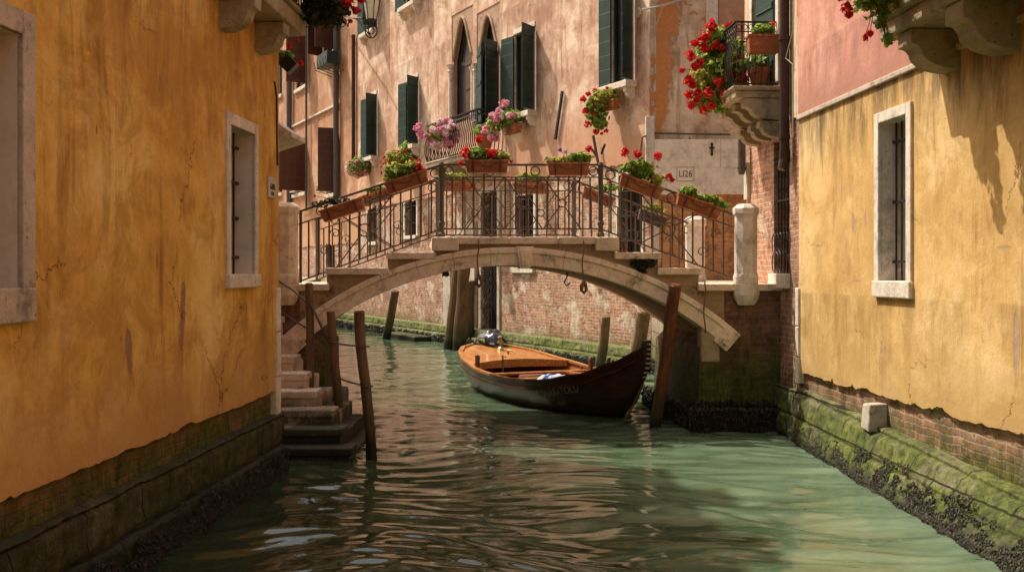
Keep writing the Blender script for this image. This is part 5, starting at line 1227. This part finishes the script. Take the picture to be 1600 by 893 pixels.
b=MB(); b.bar((.44*BL_,.50,.42),(.75*BL_,.12,.50),.05,.03); b.bar((.75*BL_,.12,.505),(.80*BL_,.05,.51),.10,.02); tag(b.build('oar',M['varnish'],None),'wooden oar lying lengthwise inside the boat','oar'); o_=bpy.data.objects['oar']; o_.location=BO; o_.rotation_euler=(0,0,ab)
# foredeck
b=MB(); ss_=[s for s in S if s>=.87]; vs=[]
for s in ss_:
    bm_=interp(beam,s)-.02
    for k in range(5): v=-1+k/2; vs.append((s*BL_,v*max(.005,bm_),interp(sheer,s)-.03+.02*(1-v*v)))
b.add(vs,[(i*5+j,i*5+j+1,(i+1)*5+j+1,(i+1)*5+j) for i in range(len(ss_)-1) for j in range(4)]); b.build('foredeck',M['rim'],boat,smooth=True)
# stem post with its row of studs
b=MB(); b.prism([(BL_-.09,.62),(BL_+.0,.80),(BL_+.045,1.0),(BL_+.06,1.19),(BL_-.06,1.19),(BL_-.12,.96)],'y',-.045,.045); stm=b.build('stem_post',M['hull'],boat,bevel=.01)
for k in range(8):
    zz=1.14-.068*k; xx=BL_+.062-.0*k-.0032*k*k; b=MB(); b.box(xx-.005,xx+.045,-.028,.028,zz-.011,zz+.011); b.build('stud',M['white'],stm)
b=MB()
for k in range(5): b.tube([(BL_-.02-.03*k,-.03,.62-.06*k),(BL_-.10-.05*k,-.12,.35-.05*k),(BL_-.22-.05*k,-.16,.10-.03*k)],.008,5)
b.build('bow_rope',M['rope'],boat)
# oar forks and cleats
for s,sd,h_ in ((.36,-1,.30),(.30,-1,.0),(.44,1,.26),(.47,-1,.0)):
    if h_:
        b=MB(); x=s*BL_; y=sd*(interp(beam,s)-.07); z=interp(sheer,s); b.box(x-.045,x+.045,y-.03,y+.03,z-.12,z+h_*.8); b.box(x-.03,x+.05,y-.034,y+.034,z+h_*.55,z+h_*.70); b.build('oar_fork',M['rim'],boat,bevel=.01)
b=MB(); b.tube([(.41*BL_,-.62,.35),(.41*BL_,-.62,.72)],.015,6); b.tube([(.40*BL_,-.62,.70),(.43*BL_,-.62,.70)],.012,6); b.build('steel_pin',M['pipe_grey'],boat)
b=MB(); x=.13*BL_; b.tube([(x,.08,.62),(x,.08,.92)],.025,8); b.lathe([(.07,.66),(.05,.70),(.03,.72)],(x,.08,0),10); b.tube([(x-.10,.08,.90),(x+.05,.08,.93)],.02,6); b.build('stern_fitting',M['brass'],boat)
b=MB(); x=.225*BL_; b.tube([(x-.1,.05,.66),(x-.05,.0,.70),(x+.05,.02,.70),(x+.12,.08,.655)],.014,6); b.tube([(x-.04,.0,.62),(x-.04,.0,.69)],.02,6); b.build('cleat',M['brass'],boat)
# name on the near side
ns=[i/40 for i in range(41)]
M['boat_name']=plain('faded_name_paint',(.34,.34,.28),.6,0,.3,.7)
txt=text_mesh('lettering','BONARATOLU',.17,boat,(0,0,0),(0,0,0),M['boat_name'],extrude=.0)
me=txt.data
w_=max(v.co.x for v in me.vertices)
for v in me.vertices:
    u=(v.co.x/w_)*.5+.5      # 0..1 along the name
    s=.70+(.13)*u; hh=v.co.y+.085
    sh,kl,bm_=interp(sheer,s),interp(keel,s),interp(beam,s); z=sh-.27+hh*.9; h=sh-kl; fr_=(z-kl)/h
    wv=.96+(.04)*(fr_-.78)/.22 if fr_>.78 else .88+.08*(fr_-.52)/.26
    v.co=Vector((s*BL_,-(bm_*wv+.02),z))
# things lying in the boat
def cloth(name,label,cat,c,r,mat,seed,h=.12):
    b=MB(); n=22; vs=[]
    for i in range(n+1):
        for j in range(n+1):
            x=(i/n*2-1); y=(j/n*2-1); q=Vector((x*2.3,y*2.3,seed)); e=max(0,1-(x*x+y*y)*.75)**.6
            vs.append((x*r[0]*(1+.2*mnoise.noise(q)),y*r[1]*(1+.2*mnoise.noise(q+Vector((9,9,9)))),h*e*(.8+.45*abs(mnoise.noise(q*.9)))+.14*h*abs(mnoise.noise(q*2))))
    b.add(vs,[(i*(n+1)+j,(i+1)*(n+1)+j,(i+1)*(n+1)+j+1,i*(n+1)+j+1) for i in range(n) for j in range(n)])
    o=b.build(name,M[mat],smooth=True); o.location=c; o.rotation_euler=(0,0,ab+.4); sd=o.modifiers.new('solid','SOLIDIFY'); sd.thickness=.008; return tag(o,label,cat)
t=NT('striped_towel'); x_,y_,z_=t.sep(t.obj()); f=t.ss(t.m('FRACT',t.m('MULTIPLY',x_,3.3)),.62,.66)
M['towel']=t.pbr(t.mix(f,(.45,.49,.55),(.02,.06,.26)),.9)
M['paper']=plain('cream_cloth',(.62,.52,.42),.9,0,.1); M['bag']=plain('dark_shiny_bag',(.035,.037,.05),.25,0,.6)
LBt=lambda s,y,z: BO+Matrix.Rotation(ab,3,'Z')@Vector((s*BL_,y,z))
cloth('towel','blue and white striped towel bundled in the middle of the boat','towel',LBt(.635,-.30,.40),(.30,.20),'towel',3,.11)
cloth('cloth','cream cloth lying beside the striped towel in the boat','cloth',LBt(.70,-.12,.36),(.24,.16),'paper',5,.14)
cloth('plastic_bag','crumpled dark shiny bag lying on the tip of the boat stern','bag',LBt(.035,.12,.74),(.28,.24),'bag',8,.28)
b=MB(); b.lathe([(.02,0),(.22,.0),(.25,.03),(.25,.09),(.22,.12),(.02,.12)],(0,0,0),24); o=tag(b.build('round_cushion',M['terra_dark'],smooth=True),'round brown cushion under the edge of the stern deck','cushion'); o.location=LBt(.43,-.15,.27)

# ================================================================== barnacles
pts=[]; rnd=random.Random(5)
aRm=Matrix.Rotation(aR,3,'Z'); aLm=Matrix.Rotation(aL,3,'Z')
for _ in range(30000):
    u=rnd.uniform(0,7.5); z=.46*(1-rnd.random()**.5)-.03
    if z>.05 and mnoise.noise(Vector((u*2.6,z*5,2)))*.9+mnoise.noise(Vector((u*9,z*14,5)))*.6 < (z-.19)*3.6-.05: continue
    y=-(.09+.06*max(u,0))*(1-z/.66)-.02*z/.66-.055-max(0,.28-z)*.03
    pts.append((Vector(RBo)+aRm@Vector((u,y,z)),aRm@Vector((rnd.gauss(0,.5),-1,.25+rnd.gauss(0,.5))).normalized(),.004+.013*rnd.random()**2.2))
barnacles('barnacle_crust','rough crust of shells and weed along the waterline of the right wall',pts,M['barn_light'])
pts=[]
for _ in range(18000):
    u=rnd.uniform(-5,0); z=.5*(1-rnd.random()**.6)-.03
    if mnoise.noise(Vector((u*2.6,z*5,22)))*.9+mnoise.noise(Vector((u*9,z*14,5)))*.6 < (z-.2)*4.2-.05: continue
    pts.append((LB.location+aLm@Vector((u,-.10-rnd.random()*.02,z)),aLm@Vector((0,-1,.1)).normalized(),(.003+.010*rnd.random()**2)))
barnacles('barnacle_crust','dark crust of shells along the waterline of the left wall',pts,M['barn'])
pts=[]
for _ in range(3000):
    x=rnd.uniform(2.40,3.7); z=.40*(1-rnd.random()**.6); pts.append((Vector((x,13.83,z)) if z<.30 else Vector((x,14.0,z)),Vector((0,-1,.1)).normalized(),rnd.uniform(.01,.03)))
for _ in range(1500):
    y=rnd.uniform(14,21.8); z=.35*(1-rnd.random()**.6); x=2.39-.096*(y-14) if y<16.7 else 2.97; pts.append((Vector((x,y,z)),Vector((-1,0,.1)).normalized(),rnd.uniform(.012,.035)))
barnacles('barnacle_crust','black crust of shells on the foot of the right bridge abutment',pts,M['barn'])
pts=[]; aBm=Matrix.Rotation(aB,3,'Z')
for _ in range(4000):
    u=rnd.uniform(-26,-.2); z=.24*(1-rnd.random()**.6)
    pts.append((PB.location+aBm@Vector((u,-.41,z)),aBm@Vector((0,-1,.2)).normalized(),rnd.uniform(.03,.06)))
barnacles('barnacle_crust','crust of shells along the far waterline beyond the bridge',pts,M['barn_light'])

# ================================================================== water
def water():
    t=NT('canal_water'); pos=t.pos(); 
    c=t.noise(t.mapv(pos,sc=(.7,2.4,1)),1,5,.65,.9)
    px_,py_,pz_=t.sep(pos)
    lit_mask=t.ss(t.m('ADD',t.m('ADD',px_,t.m('MULTIPLY',t.m('SUBTRACT',py_,9.0),.22)),t.m('MULTIPLY',t.m('SUBTRACT',t.noise(t.mapv(pos,sc=(.45,1.5,1)),1,6,.7,.8),.5),7.0)),-.3,3.6)  # mask of the painted sunlit patch, towards the right and far water
    clear=t.ramp(c,[(.35,(.020,.032,.013)),(.65,(.042,.06,.026))]); lit_col=t.ramp(c,[(.35,(.075,.125,.070)),(.65,(.17,.24,.155))])  # base tones: dark one painted for shaded water, light one for sunlit water
    col=t.mix(lit_mask,clear,lit_col)
    n1=t.noise(t.mapv(pos,sc=(3.2,4.5,1),rot=(0,0,.3)),1,5,.55,.8); n2=t.noise(t.mapv(pos,sc=(14,22,1)),1,3,.5,.3)
    h=t.m('ADD',n1,t.m('MULTIPLY',n2,.12))
    m=t.pbr(col,.015,t.bump(h,.08,.03),spec=.5,IOR=1.42,Subsurface_Weight=.25,Subsurface_Scale=.10,Subsurface_Radius=(.6,1.0,.7))
    return m
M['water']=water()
ny=1000; nx=720
ys=2.0*np.exp(np.linspace(0,math.log(62/2.0),ny)); ts=np.linspace(-1,1,nx); ts=np.sign(ts)*np.abs(ts)**1.15
YY,TT=np.meshgrid(ys,ts,indexing='ij'); XX=TT*(.62*YY+3.0)
rs=np.random.RandomState(11)
wx=.35*np.sin(.9*XX+.7*YY+1)+.25*np.sin(1.7*YY-.8*XX+2); wy=.3*np.sin(1.1*XX-.6*YY+4)+.22*np.sin(2.1*XX+.9*YY)
HH=np.zeros_like(XX)
for i in range(26):
    lam=.075*(1.5/.075)**(i/25); k=2*math.pi/lam; th_=rs.uniform(-1,1)*(.42 if lam<.7 else .8)+math.pi/2
    amp=.0027*lam**.76*(1.45 if .2<lam<.7 else 1.0)
    fade=np.clip(lam/(.05+.010*YY)-1,0,1) if lam<1 else 1
    ph=k*(np.cos(th_)*(XX+wx)+np.sin(th_)*(YY+wy))+rs.uniform(0,6.28)
    s_=np.sin(ph); HH+=amp*fade*(s_+.25*np.sin(2*ph+1))
co=np.stack([XX,YY,HH],-1).reshape(-1,3).astype(np.float32)
me=bpy.data.meshes.new('canal_water'); nv=nx*ny; me.vertices.add(nv); me.vertices.foreach_set('co',co.ravel())
ii=np.arange(ny-1)[:,None]*nx+np.arange(nx-1)[None,:]; q=np.stack([ii,ii+1,ii+nx+1,ii+nx],-1).reshape(-1,4); nf=len(q)
me.loops.add(nf*4); me.loops.foreach_set('vertex_index',q.ravel().astype(np.int32)); me.polygons.add(nf)
me.polygons.foreach_set('loop_start',(np.arange(nf)*4).astype(np.int32)); me.polygons.foreach_set('loop_total',np.full(nf,4,np.int32)); me.polygons.foreach_set('use_smooth',np.ones(nf,bool))
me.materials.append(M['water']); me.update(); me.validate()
wo=bpy.data.objects.new('canal_water',me); COL.objects.link(wo); tag(wo,kind='structure')
# water behind the viewpoint
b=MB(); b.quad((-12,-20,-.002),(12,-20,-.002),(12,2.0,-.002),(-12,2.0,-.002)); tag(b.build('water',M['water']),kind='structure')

# ================================================================== light, camera
D=Vector((-1,.65,1.85)).normalized()       # towards the sun
sun=bpy.data.lights.new('sun','SUN'); sun.energy=5.0; sun.angle=R(.5); sun.color=(1,.93,.82)
so=bpy.data.objects.new('sun',sun); COL.objects.link(so); so.rotation_euler=D.to_track_quat('Z','Y').to_euler(); so.location=D*30
w=bpy.data.worlds.new('World'); sc.world=w; w.use_nodes=True; nt=w.node_tree; nt.nodes.clear()
sky=nt.nodes.new('ShaderNodeTexSky'); sky.sky_type='NISHITA'; sky.sun_disc=False; sky.sun_elevation=math.asin(D.z); sky.sun_rotation=math.atan2(D.x,D.y); sky.air_density=2.0; sky.dust_density=9.0; sky.ozone_density=.6
bg=nt.nodes.new('ShaderNodeBackground'); bg.inputs[1].default_value=.15; wo_=nt.nodes.new('ShaderNodeOutputWorld')
nt.links.new(sky.outputs[0],bg.inputs[0]); nt.links.new(bg.outputs[0],wo_.inputs[0])
cam=bpy.data.cameras.new('camera'); co_=bpy.data.objects.new('camera',cam); COL.objects.link(co_); co_.location=(0,0,H); co_.rotation_euler=(R(90),0,0)
cam.sensor_width=36; cam.lens=36; cam.shift_y=-21.5/1600; cam.clip_end=300; cam.clip_start=.05; sc.camera=co_
cam.dof.use_dof=False
sc.view_settings.view_transform='Standard'; sc.view_settings.look='None'; sc.view_settings.exposure=0; sc.view_settings.gamma=1
sc.cycles.use_denoising=True; sc.cycles.max_bounces=10; sc.cycles.diffuse_bounces=8; sc.cycles.glossy_bounces=3; sc.cycles.transmission_bounces=3; sc.cycles.caustics_reflective=False; sc.cycles.caustics_refractive=False
sc.cycles.sample_clamp_indirect=6
try: sc.cycles.denoiser='OPENIMAGEDENOISE'; sc.cycles.denoising_input_passes='RGB_ALBEDO_NORMAL'
except Exception: pass
